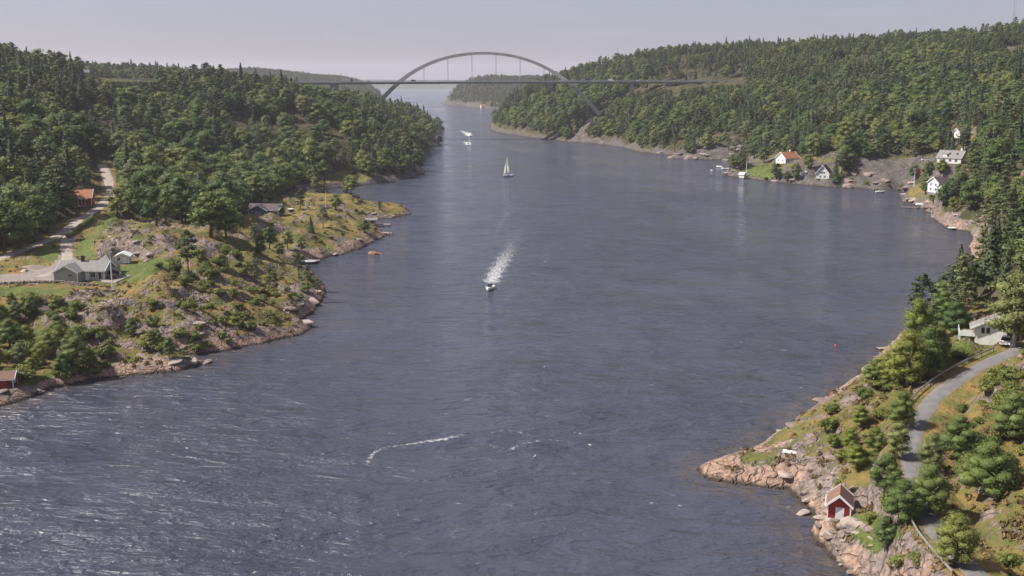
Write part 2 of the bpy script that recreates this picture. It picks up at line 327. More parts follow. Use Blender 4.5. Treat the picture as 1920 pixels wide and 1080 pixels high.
def linedist(line, x, y):
    d = np.full(x.shape, 1e9); zz = np.zeros(x.shape)
    for a, b in zip(line[:-1], line[1:]):
        dx, dy = b.x - a.x, b.y - a.y
        t = np.clip(((x - a.x) * dx + (y - a.y) * dy) / (dx * dx + dy * dy), 0, 1)
        q = np.sqrt((x - a.x - t * dx) ** 2 + (y - a.y - t * dy) ** 2)
        zz = np.where(q < d, a.z + t * (b.z - a.z), zz); d = np.minimum(d, q)
    return d, zz
def sstep(a, b, x): t = np.clip((x - a) / (b - a), 0, 1); return t * t * (3 - 2 * t)
def inpoly(poly, x, y):
    ins = np.zeros(np.shape(x), bool); n = len(poly)
    for i in range(n):
        ax, ay = poly[i]; bx, by = poly[(i + 1) % n]
        if abs(by - ay) > 1e-9: ins ^= ((ay > y) != (by > y)) & (x < ax + (y - ay) / (by - ay) * (bx - ax))
    return ins

class Land:
    def __init__(s, poly, ctrl, y0, y1, u0, u1, ratio, near=True):
        s.poly = poly; s.nr = int(math.log(y1 / y0) / math.log(1 + ratio)) + 1; s.nc = int((u1 - u0) / ratio) + 1
        s.y0, s.y1, s.u0, s.u1 = y0, y1, u0, u1
        Y = y0 * (y1 / y0) ** np.linspace(0, 1, s.nr); U = np.linspace(u0, u1, s.nc)
        y = np.repeat(Y[:, None], s.nc, 1); x = U[None] * y
        d = sdist(poly, x, y)
        sc = np.clip(y / 300, .5, 3)
        d = d + (fbm(x, y, 14, 4, 3) - .5) * 5.0 * np.clip(sc, .6, 2) * np.exp(-np.abs(d) / 12)
        h = np.maximum(rbf(ctrl)(x, y), .8)
        # weathered granite knolls: rounded humps and stepped ledges
        hump = fbm(x, y, 38, 4, 11) - .5; crag = np.abs(fbm(x, y, 11, 4, 23) - .5) * 2; fine = fbm(x, y, 3.2, 4, 5) - .5
        amp = np.clip(h / 8, .35, 1.6)
        rough = hump * 6.5 * amp + (.42 - crag) * 3.6 * amp + fine * 1.1 * np.clip(amp, .5, 1.2)
        nn = fbm(x + hump * 9, y, 8.5, 3, 61) * 7; fr_ = nn - np.floor(nn); step = (np.floor(nn) + sstep(.3, .62, fr_)) / 7 - .5
        n2 = fbm(x, y + hump * 7, 3.0, 3, 67) * 6; f2 = n2 - np.floor(n2); step2 = (np.floor(n2) + sstep(.3, .6, f2)) / 6 - .5
        blk = np.clip(h / 5, .3, 1.3) * sstep(70, 20, d) + .25
        nb = fbm(x + hump * 20, y, 26, 3, 71) * 6; fb = nb - np.floor(nb); stepb = (np.floor(nb) + sstep(.25, .55, fb)) / 6 - .5
        rough = rough + step * 4.2 * blk + step2 * .8 * blk + stepb * 13 * sstep(450, 650, y) * sstep(120, 30, d)
        if near:
            calm = np.ones_like(h)
            for cx, cy, r, zz in PADS:
                k = sstep(r * 1.75, r * 1.0, np.sqrt((x - cx) ** 2 + (y - cy) ** 2))
                h = h * (1 - k) + zz * k; calm *= (1 - k)
            for ln, wd in ((ROAD_L, 3.2), (DRIVE_L, 2.6), (ROAD_R, 2.8)):
                q, zz = linedist(ln, x, y); k = sstep(wd + 7, wd + .6, q)
                h = h * (1 - k) + zz * k; calm *= (1 - k)
            rough = rough * calm
            q = np.minimum.reduce([np.sqrt((x - cx) ** 2 + (y - cy) ** 2) - r for cx, cy, r, zz in PADS])
        di = np.maximum(d, 0)
        ledge = np.minimum(di * .55, 1.5) + .12 * di / (1 + di)
        tau = np.clip(h * .9, 3.5, 16)
        land = ledge * np.exp(-di / 14) + (h + rough) * (1 - np.exp(-di / tau))
        land = np.where(land < .12, .12 + .05 * fine, land)
        if near:                          # keep plots and roads exactly at their level
            for cx, cy, r, zz in PADS:
                k = sstep(r * 1.4, r * 1.0, np.sqrt((x - cx) ** 2 + (y - cy) ** 2)) * (d > 0); land = land * (1 - k) + zz * k
            for ln, wd in ((ROAD_L, 3.2), (DRIVE_L, 2.6), (ROAD_R, 2.8)):
                q, zz = linedist(ln, x, y); k = sstep(wd + 3, wd + .3, q); land = land * (1 - k) + zz * k
        s.x, s.y, s.d = x, y, d
        s.z = np.where(d > 0, land, np.maximum(-.05 + d * .35 + fine * .25 * sstep(0, -3, d), -6))
    def ground(s, x, y):
        x = np.asarray(x, float); y = np.asarray(y, float)
        r = np.clip(np.log(y / s.y0) / math.log(s.y1 / s.y0) * (s.nr - 1), 0, s.nr - 1.001); c = np.clip((x / y - s.u0) / (s.u1 - s.u0) * (s.nc - 1), 0, s.nc - 1.001)
        i, j = r.astype(int), c.astype(int); a, b = r - i, c - j; g = s.z
        return (g[i, j] * (1 - b) + g[i, j+1] * b) * (1 - a) + (g[i+1, j] * (1 - b) + g[i+1, j+1] * b) * a
    def shoredist(s, x, y):
        r = np.clip(np.log(y / s.y0) / math.log(s.y1 / s.y0) * (s.nr - 1), 0, s.nr - 1).astype(int); c = np.clip((x / y - s.u0) / (s.u1 - s.u0) * (s.nc - 1), 0, s.nc - 1).astype(int)
        return s.d[r, c]
    def mesh(s, name, mat, masks):
        keep = s.d > -14 * np.clip(s.y / 300, .6, 4)
        idx = np.arange(s.nr * s.nc).reshape(s.nr, s.nc)
        q = keep[:-1, :-1] | keep[1:, :-1] | keep[:-1, 1:] | keep[1:, 1:]
        fa = np.stack([idx[:-1, :-1][q], idx[:-1, 1:][q], idx[1:, 1:][q], idx[1:, :-1][q]], 1)
        used = np.unique(fa); remap = np.full(s.nr * s.nc, -1); remap[used] = np.arange(len(used))
        co = np.stack([s.x.ravel(), s.y.ravel(), s.z.ravel()], 1)[used]
        o = fastmesh(name, co, remap[fa], mat)
        for k, v in masks.items():
            a = o.data.attributes.new(k, 'FLOAT', 'POINT'); a.data.foreach_set('value', v.ravel()[used].astype(np.float32))
        o['kind'] = 'structure'
        return o
def fastmesh(name, co, fa, mat, smooth=True, parent=None):
    me = bpy.data.meshes.new(name); n, m = len(co), len(fa); k = fa.shape[1]
    me.vertices.add(n); me.vertices.foreach_set('co', np.asarray(co, np.float32).ravel())
    me.loops.add(m * k); me.loops.foreach_set('vertex_index', np.asarray(fa, np.int32).ravel())
    me.polygons.add(m); me.polygons.foreach_set('loop_start', np.arange(0, m * k, k, dtype=np.int32)); me.polygons.foreach_set('loop_total', np.full(m, k, np.int32))
    me.polygons.foreach_set('use_smooth', np.full(m, smooth)); me.update(); me.validate()
    if mat: me.materials.append(mat)
    o = bpy.data.objects.new(name, me); C.objects.link(o)
    if parent: o.parent = parent
    return o

def terrain_mat():
    m = bpy.data.materials.new('granite_heath_and_grass'); m.use_nodes = True; nt = m.node_tree; L = nt.links
    b = nt.nodes['Principled BSDF']; b.inputs['Roughness'].default_value = .9; b.inputs['Specular IOR Level'].default_value = .15
    tc = N(nt, 'ShaderNodeTexCoord')
    def noise(sc, det=5.0, rg=.6):
        n = N(nt, 'ShaderNodeTexNoise', i_Scale=sc, i_Detail=det, i_Roughness=rg); L.new(tc.outputs['Object'], n.inputs['Vector']); return n.outputs['Fac']
    def ramp(src, stops):
        r = N(nt, 'ShaderNodeValToRGB'); e = r.color_ramp.elements
        e[0].position, e[0].color = stops[0][0], c4(stops[0][1]); e[1].position, e[1].color = stops[-1][0], c4(stops[-1][1])
        for p, c in stops[1:-1]: x = e.new(p); x.color = c4(c)
        L.new(src, r.inputs[0]); return r.outputs[0]
    def mix(f, a, c):
        x = N(nt, 'ShaderNodeMix', data_type='RGBA'); L.new(f, x.inputs[0]); L.new(a, x.inputs[6]); L.new(c, x.inputs[7]); return x.outputs[2]
    def attr(k): return N(nt, 'ShaderNodeAttribute', attribute_name=k).outputs['Fac']
    def math_(op, a, c):
        x = N(nt, 'ShaderNodeMath', operation=op)
        for i, q in enumerate((a, c)):
            if isinstance(q, (int, float)): x.inputs[i].default_value = q
            else: L.new(q, x.inputs[i])
        return x.outputs[0]
    def soft(a, lo, hi):
        x = N(nt, 'ShaderNodeMapRange', interpolation_type='SMOOTHSTEP', i_From_Min=lo, i_From_Max=hi); L.new(a, x.inputs[0]); return x.outputs[0]
    big, mid, fin = noise(.045), noise(.22, 6.0, .65), noise(1.3, 5.0, .65)
    rock = ramp(fin, [(.2, (.05, .042, .038)), (.38, (.13, .105, .095)), (.55, (.215, .168, .148)), (.75, (.32, .255, .222))])
    pink = ramp(fin, [(.25, (.14, .09, .066)), (.5, (.30, .2, .148)), (.75, (.43, .32, .25))])
    rock = mix(soft(math_('ADD', attr('shore'), math_('MULTIPLY', math_('SUBTRACT', mid, .5), 1.6)), .55, 1.05), rock, pink)
    rock = mix(attr('lichen'), rock, ramp(mid, [(.3, (.045, .043, .042)), (.5, (.085, .08, .074)), (.7, (.15, .135, .12))]))     # grey lichen-covered rock of the far slopes
    heath = ramp(mid, [(.28, (.05, .075, .02)), (.43, (.1, .11, .032)), (.52, (.17, .135, .045)), (.61, (.26, .152, .056)), (.75, (.32, .215, .092))])
    heath = mix(soft(fin, .35, .75), heath, ramp(big, [(.35, (.08, .09, .028)), (.65, (.22, .14, .056))]))
    lawn = ramp(fin, [(.3, (.06, .085, .022)), (.5, (.095, .12, .032)), (.7, (.145, .145, .05))])
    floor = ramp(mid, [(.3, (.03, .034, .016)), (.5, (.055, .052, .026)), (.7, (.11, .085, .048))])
    grav = ramp(fin, [(.3, (.19, .155, .14)), (.6, (.28, .235, .21))])
    g = N(nt, 'ShaderNodeNewGeometry'); sx = N(nt, 'ShaderNodeSeparateXYZ'); L.new(g.outputs['True Normal'], sx.inputs[0])
    steep = math_('SUBTRACT', 1.0, sx.outputs['Z'])
    rk = math_('ADD', math_('ADD', math_('MULTIPLY', steep, 1.05), attr('rock')), math_('MULTIPLY', math_('SUBTRACT', noise(.11, 5.0, .6), .5), 2.4))
    rk = math_('ADD', rk, math_('MULTIPLY', math_('SUBTRACT', mid, .5), .7))
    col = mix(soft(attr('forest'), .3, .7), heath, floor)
    col = mix(soft(rk, .46, .62), col, rock)
    col = mix(soft(math_('ADD', attr('lawn'), math_('MULTIPLY', math_('SUBTRACT', mid, .5), .5)), .42, .58), col, lawn)
    col = mix(soft(math_('ADD', attr('gravel'), math_('MULTIPLY', math_('SUBTRACT', fin, .5), .5)), .42, .58), col, grav)
    wet = ramp(fin, [(.3, (.028, .024, .02)), (.7, (.07, .055, .045))])
    sp = N(nt, 'ShaderNodeSeparateXYZ'); L.new(g.outputs['Position'], sp.inputs[0])
    wl = N(nt, 'ShaderNodeMapRange', i_From_Min=.75, i_From_Max=.3); L.new(math_('ADD', sp.outputs['Z'], math_('MULTIPLY', math_('SUBTRACT', mid, .5), 1.2)), wl.inputs[0])
    col = mix(wl.outputs[0], col, wet)          # tide-stained band of weed on the rock
    L.new(col, b.inputs['Base Color'])
    # joints: a few long fractures across the bedrock
    wp = N(nt, 'ShaderNodeTexNoise', i_Scale=.16, i_Detail=4.0); L.new(tc.outputs['Object'], wp.inputs['Vector'])
    ad = N(nt, 'ShaderNodeVectorMath', operation='MULTIPLY_ADD'); L.new(wp.outputs['Color'], ad.inputs[0]); ad.inputs[1].default_value = (9, 9, 6); L.new(tc.outputs['Object'], ad.inputs[2])
    vo = N(nt, 'ShaderNodeTexVoronoi', feature='DISTANCE_TO_EDGE', i_Scale=.3); L.new(ad.outputs[0], vo.inputs['Vector'])
    crack = soft(vo.outputs['Distance'], 0, .07)
    hh = math_('ADD', math_('MULTIPLY', mid, 1.2), math_('ADD', math_('MULTIPLY', fin, .6), math_('MULTIPLY', math_('MULTIPLY', crack, soft(rk, .46, .62)), .5)))
    bp = N(nt, 'ShaderNodeBump', i_Strength=.9, i_Distance=1.0); L.new(hh, bp.inputs['Height']); L.new(bp.outputs[0], b.inputs['Normal'])
    return m
TERR = terrain_mat()
LL = Land(POLY_L, CTRL_L, 60, 1820, -.85, .02, .0034)
LR = Land(POLY_R, CTRL_R, 50, 2060, -.06, .85, .0034)

# what covers the ground, drawn as outlines on the photograph and projected on to the terrain
OPEN_L = [[(470, 398), (560, 350), (600, 490), (480, 480), (400, 440), (240, 408), (400, 425)], [(-900, 1100), (-900, 560), (0, 470), (90, 430), (165, 385), (190, 355), (186, 300), (212, 300), (216, 372), (245, 404), (400, 430), (480, 478), (590, 488), (700, 480), (700, 1000)],
          [(470, 408), (505, 384), (545, 360), (700, 366), (790, 398), (760, 420), (720, 456), (640, 484), (585, 486), (560, 440), (480, 430)]]
OPEN_R = [[(1392, 345), (1396, 300), (1450, 290), (1560, 298), (1585, 300), (1560, 356)], [(1574, 358), (1590, 318), (1612, 298), (1700, 296), (1760, 292), (1830, 292), (1830, 318), (1720, 328), (1702, 362)],
          [(1256, 302), (1270, 278), (1300, 262), (1350, 254), (1396, 262), (1400, 302)], [(1545, 292), (1548, 262), (1590, 245), (1660, 250), (1664, 268), (1600, 290)], [(1066, 268), (1104, 222), (1122, 214), (1096, 268)],
          [(1690, 362), (1728, 340), (1800, 340), (1800, 368), (1770, 388), (1750, 420), (1720, 420)], [(1200, 292), (1230, 275), (1262, 285), (1262, 300), (1210, 292)],
          [(1300, 1080), (1300, 700), (1500, 740), (1600, 700), (1640, 660), (1720, 620), (1790, 590), (1850, 560), (2300, 560), (2300, 1500), (1500, 1500)],
          [(1780, 240), (1830, 240), (1830, 275), (1780, 275)], [(1880, 90), (1960, 85), (1960, 115), (1880, 118)]]
LAWN_L = [[(-80, 556), (-80, 536), (60, 539), (140, 546), (118, 553)], [(238, 498), (300, 484), (330, 492), (276, 520), (245, 532), (214, 512), (214, 498)], [(58, 470), (92, 458), (122, 478), (112, 496), (76, 484)], [(140, 476), (148, 452), (180, 436), (206, 402), (222, 408), (186, 440), (170, 462), (178, 486)]]
LAWN_R = [[(1402, 334), (1402, 310), (1444, 308), (1452, 334)], [(1590, 1000), (1586, 970), (1640, 960), (1700, 1000), (1640, 1040)], [(1760, 672), (1770, 650), (1805, 640), (1830, 650), (1800, 672)]]
GRAV_L = [[(-80, 534), (-80, 520), (40, 512), (95, 500), (112, 480), (118, 440), (140, 438), (136, 480), (150, 490), (120, 531)]]
def masks(land, openp, lawnp, gravp):
    px, py = proj(land.x, land.y, land.z)
    f = np.ones(px.shape); lw = np.zeros(px.shape); gr = np.zeros(px.shape)
    for p in openp: f[inpoly(p, px, py)] = 0
    for p in lawnp: lw[inpoly(p, px, py)] = 1
    for p in gravp: gr[inpoly(p, px, py)] = 1
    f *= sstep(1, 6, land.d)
    shore = sstep(7, 1.0, land.d + (fbm(land.x, land.y, 9, 3, 41) - .5) * 12) * (1 - .6 * sstep(350, 600, land.y))
    rock = shore * .66 + (1 - f) * .17
    rock = rock + .55 * (1 - f) * sstep(560, 700, land.y)
    rock = rock - .5 * lw - .5 * gr - f * .1
    rock = rock - .22 * sstep(560, 700, land.y) * (1 - shore)
    return dict(lichen=.8 * sstep(430, 640, land.y), forest=f, lawn=lw, gravel=gr, shore=shore, rock=rock), px, py
MLm, PXL, PYL = masks(LL, OPEN_L, LAWN_L, GRAV_L); MRm, PXR, PYR = masks(LR, OPEN_R, LAWN_R, [])
for p in OPEN_R[1:5] + OPEN_R[6:7] + OPEN_R[-1:]: MRm['rock'] += .45 * inpoly(p, PXR, PYR)
for p in ([(560, 355), (600, 335), (640, 318), (700, 332), (740, 342), (700, 352)], [(100, 330), (110, 290), (160, 310), (185, 345)], [(70, 575), (200, 540), (370, 570), (420, 620), (380, 690), (200, 700)], [(180, 470), (190, 415), (300, 412), (340, 470), (270, 480)], [(320, 160), (345, 152), (390, 155), (380, 165)]):
    MLm['rock'] += .25 * inpoly(p, PXL, PYL); MLm['forest'] *= 1 - .9 * inpoly(p, PXL, PYL)
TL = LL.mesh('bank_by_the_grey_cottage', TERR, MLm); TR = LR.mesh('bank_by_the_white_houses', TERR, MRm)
def gnd(x, y): return float(max(LL.ground(x, y) if x < 0.004 * y and LL.shoredist(x, y) > -30 else -9, LR.ground(x, y) if LR.shoredist(x, y) > -30 else -9))
def hit(px, py):                          # where the sight line of a photo pixel meets the ground
    d = ray(px, py); t = 40.0; last = t
    while t < 2000:
        p = d * t
        if H + p.z <= gnd(p.x, p.y):
            lo, hi = last, t
            for _ in range(14):
                m = (lo + hi) / 2; p = d * m
                if H + p.z <= gnd(p.x, p.y): hi = m
                else: lo = m
            return Vector((p.x, p.y, gnd(p.x, p.y)))
        last = t; t *= 1.004
    return at(px, py, 0)

# far shores
def hill(name, poly, ctrl, y0, y1, u0, u1, ratio):
    l = Land(poly, ctrl, y0, y1, u0, u1, ratio, near=False)
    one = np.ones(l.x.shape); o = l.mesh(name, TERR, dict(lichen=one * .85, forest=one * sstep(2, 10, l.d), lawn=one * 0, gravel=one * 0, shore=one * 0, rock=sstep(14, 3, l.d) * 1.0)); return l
isl = [at(*p) for p in [(831, 196), (845, 198), (870, 198.5), (897, 202), (925, 204.5), (960, 205)]]
LI = hill('wooded_island', [(p.x, p.y) for p in isl] + [(260, 2350), (330, 2700), (150, 3000), (-100, 2980), (-165, 2750)],
    [P(840, 2680, 8), P(860, 2720, 32), P(880, 2760, 50), P(905, 2780, 60), P(930, 2780, 58), P(960, 2780, 50), P(1000, 2780, 55), P(900, 2520, 14), P(925, 2420, 4), P(905, 2400, 3), P(950, 2450, 10), P(1050, 2600, 40)], 2150, 3100, -.1, .16, .0028)
hd = [at(*p) for p in [(742, 193), (725, 190), (700, 196), (640, 205), (560, 215)]]
LH = hill('distant_wooded_headland', [(p.x, p.y) for p in hd] + [(-1400, 2000), (-2400, 2100), (-2400, 4200), (-900, 4200), (-420, 3300)],
    [P(735, 2850, 8), P(715, 2900, 22), P(690, 2900, 30), P(650, 3000, 38), P(600, 3000, 46), P(560, 3000, 60), P(520, 3050, 72), P(490, 3100, 80), P(465, 3100, 82), P(420, 3100, 76), P(300, 3100, 70), P(600, 2500, 22), P(500, 2500, 35), P(400, 2400, 40), P(680, 2600, 14)], 1950, 4100, -.62, -.08, .0028)
def far_ridge(name, Y, x0, x1, hmax, seed, wd=900):
    n = 160; xs = np.linspace(x0, x1, n); rows = []
    for j, k in enumerate((0, .25, .5, .8, 1)):
        prof = hmax * (.55 + .6 * fbm(xs, xs * 0 + seed, 900, 5, seed)) * sstep(0, .12, (xs - x0) / (x1 - x0)) * sstep(0, .12, (x1 - xs) / (x1 - x0))
        rows.append(np.stack([xs, xs * 0 + Y + wd * k, prof * math.sin(k * math.pi * .62) - (1.5 if k in (0, 1) else 0)], 1))
    co = np.concatenate(rows); i = np.arange(n - 1); fa = np.concatenate([np.stack([j*n + i, j*n + i + 1, (j+1)*n + i + 1, (j+1)*n + i], 1) for j in range(4)])
    o = fastmesh(name, co, fa, FLOORM); o['kind'] = 'structure'
FLOORM = pmat('far_woodland', (.03, .045, .022), (.05, .06, .03), .02, .95, 3, bsc=.05)
far_ridge('hills_across_the_fjord', 7300, -4200, 900, 68, 3); far_ridge('low_hills_on_the_horizon', 7900, -600, 4200, 74, 9)

# ------------------------------------------------------------------ water
def water_mat():
    m = bpy.data.materials.new('choppy_fjord_water'); m.use_nodes = True; nt = m.node_tree; L = nt.links
    b = nt.nodes['Principled BSDF']; b.inputs['IOR'].default_value = 1.333; b.inputs['Specular IOR Level'].default_value = .5
    tc = N(nt, 'ShaderNodeTexCoord')
    def noise(sc, rot, stretch, det=3.0, rg=.55, dist=0.0):
        mp = N(nt, 'ShaderNodeMapping', i_Scale=stretch, i_Rotation=(0, 0, rot)); L.new(tc.outputs['Object'], mp.inputs[0])
        n = N(nt, 'ShaderNodeTexNoise', i_Scale=sc, i_Detail=det, i_Roughness=rg, i_Distortion=dist); L.new(mp.outputs[0], n.inputs['Vector']); return n.outputs['Fac']
    def mth(op, a, c, d=None):
        x = N(nt, 'ShaderNodeMath', operation=op)
        for i, q in enumerate((a, c, d)):
            if q is None: continue
            if isinstance(q, (int, float)): x.inputs[i].default_value = q
            else: L.new(q, x.inputs[i])
        return x.outputs[0]
    def soft(a, lo, hi, t0=0., t1=1.):
        x = N(nt, 'ShaderNodeMapRange', interpolation_type='SMOOTHSTEP', i_From_Min=lo, i_From_Max=hi, i_To_Min=t0, i_To_Max=t1); L.new(a, x.inputs[0]); return x.outputs[0]
    def ridge(a): return mth('SUBTRACT', 1.0, mth('ABSOLUTE', mth('MULTIPLY', mth('SUBTRACT', a, .5), 2.6), 0.))
    w1 = ridge(noise(.26, .16, (.42, 1, 1), 2.5, .5, .3)); w2 = ridge(noise(.6, -.22, (.5, 1, 1), 3.0, .55, .2)); w3 = noise(1.9, .1, (.7, 1, 1), 4.0, .6); sw = noise(.07, .3, (.5, 1, 1), 2.0)
    patch = soft(noise(.012, .5, (1, .55, 1), 4.0, .6), .35, .65, .55, 1.15)
    hgt = mth('ADD', mth('ADD', mth('MULTIPLY', w1, .95), mth('MULTIPLY', w2, .42)), mth('ADD', mth('MULTIPLY', w3, .3), mth('MULTIPLY', sw, 2.4)))
    hgt = mth('MULTIPLY', hgt, patch)
    bp = N(nt, 'ShaderNodeBump', i_Strength=1.0, i_Distance=1.0); L.new(hgt, bp.inputs['Height'])
    def vnoise_(sc, rot, stretch, amp, det):       # unresolved wavelets tilt the surface whatever the distance
        mp = N(nt, 'ShaderNodeMapping', i_Scale=stretch, i_Rotation=(0, 0, rot)); L.new(tc.outputs['Object'], mp.inputs[0])
        n = N(nt, 'ShaderNodeTexNoise', i_Scale=sc, i_Detail=det, i_Roughness=.6); L.new(mp.outputs[0], n.inputs['Vector'])
        s = N(nt, 'ShaderNodeVectorMath', operation='SUBTRACT'); L.new(n.outputs['Color'], s.inputs[0]); s.inputs[1].default_value = (.5, .5, .5)
        q = N(nt, 'ShaderNodeVectorMath', operation='MULTIPLY'); L.new(s.outputs[0], q.inputs[0]); q.inputs[1].default_value = (amp * .7, amp, 0); return q.outputs[0]
    acc = bp.outputs[0]
    for q in (vnoise_(.55, .1, (.45, 1, 1), .5, 4.0), vnoise_(.15, -.15, (.5, 1, 1), 1.0, 4.0), vnoise_(.05, .25, (.6, 1, 1), .5, 4.0)):
        s = N(nt, 'ShaderNodeVectorMath', operation='ADD'); L.new(acc, s.inputs[0]); L.new(q, s.inputs[1]); acc = s.outputs[0]
    nz = N(nt, 'ShaderNodeVectorMath', operation='NORMALIZE'); L.new(acc, nz.inputs[0]); L.new(nz.outputs[0], b.inputs['Normal'])
    rg = soft(patch, .5, 1.2, .08, .17); L.new(rg, b.inputs['Roughness'])
    deep = N(nt, 'ShaderNodeMix', data_type='RGBA'); deep.inputs[6].default_value = (.05, .055, .078, 1); deep.inputs[7].default_value = (.10, .075, .05, 1)
    at_ = N(nt, 'ShaderNodeAttribute', attribute_name='shallow'); sh = mth('MULTIPLY', mth('MULTIPLY', at_.outputs['Fac'], .6), soft(noise(.35, 0, (1, 1, 1), 5.0), .35, .6)); L.new(sh, deep.inputs[0])
    # broken crests: small flecks of real foam on the steepest wavelets
    fl = mth('MULTIPLY', soft(w1, .86, .97), mth('MULTIPLY', soft(noise(.8, .3, (.5, 1, 1), 4.0, .7), .62, .72), soft(noise(.03, .2, (1, 1, 1), 3.0), .45, .62)))
    mx = N(nt, 'ShaderNodeMix', data_type='RGBA'); L.new(deep.outputs[2], mx.inputs[6]); mx.inputs[7].default_value = (.55, .55, .55, 1); L.new(mth('MULTIPLY', fl, .8), mx.inputs[0])
    L.new(mx.outputs[2], b.inputs['Base Color'])
    return m
WATER = water_mat()
_Y = 30 * (9000 / 30) ** np.linspace(0, 1, 700); _U = np.concatenate([np.linspace(-1.6, -.6, 12)[:-1], np.linspace(-.6, .6, 240), np.linspace(.6, 1.6, 12)[1:]])
_y = np.repeat(_Y[:, None], len(_U), 1); _x = _U[None] * _y; _nr, _nc = _y.shape
_sd = np.maximum(sdist(POLY_R, _x, _y), sdist(POLY_L, _x, _y))
_i = np.arange(_nr * _nc).reshape(_nr, _nc)
WO = fastmesh('water', np.stack([_x.ravel(), _y.ravel(), 0 * _x.ravel()], 1), np.stack([_i[:-1, :-1].ravel(), _i[:-1, 1:].ravel(), _i[1:, 1:].ravel(), _i[1:, :-1].ravel()], 1), WATER)
WO['kind'] = 'structure'
_a = WO.data.attributes.new('shallow', 'FLOAT', 'POINT'); _a.data.foreach_set('value', (sstep(-9, -1, _sd) * sstep(420, 150, _y)).ravel().astype(np.float32))

def foam_mat(name, sc, lo, hi, stretch=(1, 1, 1), dens=1.0):
    m = bpy.data.materials.new(name); m.use_nodes = True; nt = m.node_tree; L = nt.links
    b = nt.nodes['Principled BSDF']; b.inputs['Base Color'].default_value = (.75, .75, .75, 1); b.inputs['Roughness'].default_value = .9
    tc = N(nt, 'ShaderNodeTexCoord'); mp = N(nt, 'ShaderNodeMapping', i_Scale=stretch); L.new(tc.outputs['Object'], mp.inputs[0])
    n = N(nt, 'ShaderNodeTexNoise', i_Scale=sc, i_Detail=5.0, i_Roughness=.7); L.new(mp.outputs[0], n.inputs['Vector'])
    a = N(nt, 'ShaderNodeAttribute', attribute_name='cover')
    s = N(nt, 'ShaderNodeMath', operation='ADD'); L.new(n.outputs['Fac'], s.inputs[0])
    s2 = N(nt, 'ShaderNodeMath', operation='MULTIPLY_ADD'); L.new(a.outputs['Fac'], s2.inputs[0]); s2.inputs[1].default_value = .6; s2.inputs[2].default_value = -.6; L.new(s2.outputs[0], s.inputs[1])
    r = N(nt, 'ShaderNodeMapRange', i_From_Min=lo, i_From_Max=hi, i_To_Max=dens); L.new(s.outputs[0], r.inputs[0]); L.new(r.outputs[0], b.inputs['Alpha'])
    return m
FOAM = foam_mat('wake_foam', 1.2, .36, .64, dens=.85); STREAK = foam_mat('foam_streak', 1.1, .42, .64, dens=.5)
def ribbon(name, line, widths, mat, label, z=.03, covers=None, cat='foam', group=None):
    pts = [Vector(p) for p in line]; n = len(pts); k = 9; co = []; cv = []
    # resample
    seg = []; 
    for i in range(n - 1):
        m_ = max(2, int((pts[i+1] - pts[i]).length / 1.5))
        for j in range(m_): t = j / m_; seg.append((pts[i].lerp(pts[i+1], t), widths[i] * (1-t) + widths[i+1] * t, (covers[i] * (1-t) + covers[i+1] * t) if covers else 1))
    seg.append((pts[-1], widths[-1], covers[-1] if covers else 1)); n = len(seg)
    for i, (p, wd, cvr) in enumerate(seg):
        d = seg[min(i+1, n-1)][0] - seg[max(i-1, 0)][0]; s = Vector((-d.y, d.x, 0)).normalized()
        for j in range(k):
            u = j / (k - 1) * 2 - 1; q = p + s * (u * wd * (.5 + .12 * math.sin(i * .9 + j))); co.append((q.x, q.y, z)); cv.append(max(0, (1 - abs(u) ** 2.5)) * cvr * min(1, (n - 1 - i) / (n * .2) + .02, i / (n * .06) + .2))
    co = np.array(co); loc = co.mean(0); loc[2] = 0; i = np.arange(n * k).reshape(n, k)
    o = fastmesh(name, co - loc, np.stack([i[:-1, :-1].ravel(), i[:-1, 1:].ravel(), i[1:, 1:].ravel(), i[1:, :-1].ravel()], 1), mat); o.location = loc
    a = o.data.attributes.new('cover', 'FLOAT', 'POINT'); a.data.foreach_set('value', np.array(cv, np.float32))
    tag(o, label, cat, group, 'stuff'); return o
W = lambda *p: [at(a, b, 0) for a, b in p]
ribbon('boat_wake', W((919, 541), (921, 530), (931, 508), (944, 487), (956, 468), (966, 445), (974, 415), (984, 385)), [5.0, 9, 11, 12, 13, 13, 13, 12], FOAM, 'churned white wake trailing behind the open motorboat', covers=[1.12, 1.0, .94, .88, .78, .68, .62, .55])
ribbon('boat_wake', W((938, 470), (932, 440), (940, 415), (962, 395), (975, 380)), [5, 7, 8, 8, 6], STREAK, 'thin old foam trail curving away beyond the motorboat wake', covers=[.78, .8, .8, .76, .6])
ribbon('boat_wake', W((972, 470), (975, 430), (985, 405), (1005, 385)), [4, 5, 5, 4], STREAK, 'second thin foam trail beside the motorboat wake', covers=[.72, .76, .76, .5])
ribbon('boat_wake', W((878, 272), (876, 267), (869, 264)), [9, 16, 10], FOAM, 'small white wake of the boat following the cruiser', covers=[1.1, 1.0, .6])
ribbon('boat_wake', W((880, 255), (876, 250), (864, 245), (845, 243)), [12, 18, 14, 8], FOAM, 'broad white wake spreading behind the cabin cruiser', covers=[1.15, 1.02, .85, .5])
ribbon('foam_line', W((688, 880), (690, 864), (705, 846), (725, 838), (760, 834), (800, 828), (830, 824), (870, 815), (905, 807), (935, 803)), [1.6, 2.2, 2.2, 2.3, 2.2, 2.6, 2.8, 2.4, 2.6, 2.4], STREAK, 'curved streak of white foam on the open water', covers=[.8, .95, .93, .88, .92, 1.05, 1.12, .9, .88, .7])
ribbon('foam_line', W((950, 850), (965, 838), (985, 832), (1010, 826), (1034, 820)), [1.6, 2.4, 1.8, 1.5, 1.2], STREAK, 'short patchy foam streak beside the curved foam line', covers=[.85, .95, .9, 1, .7])
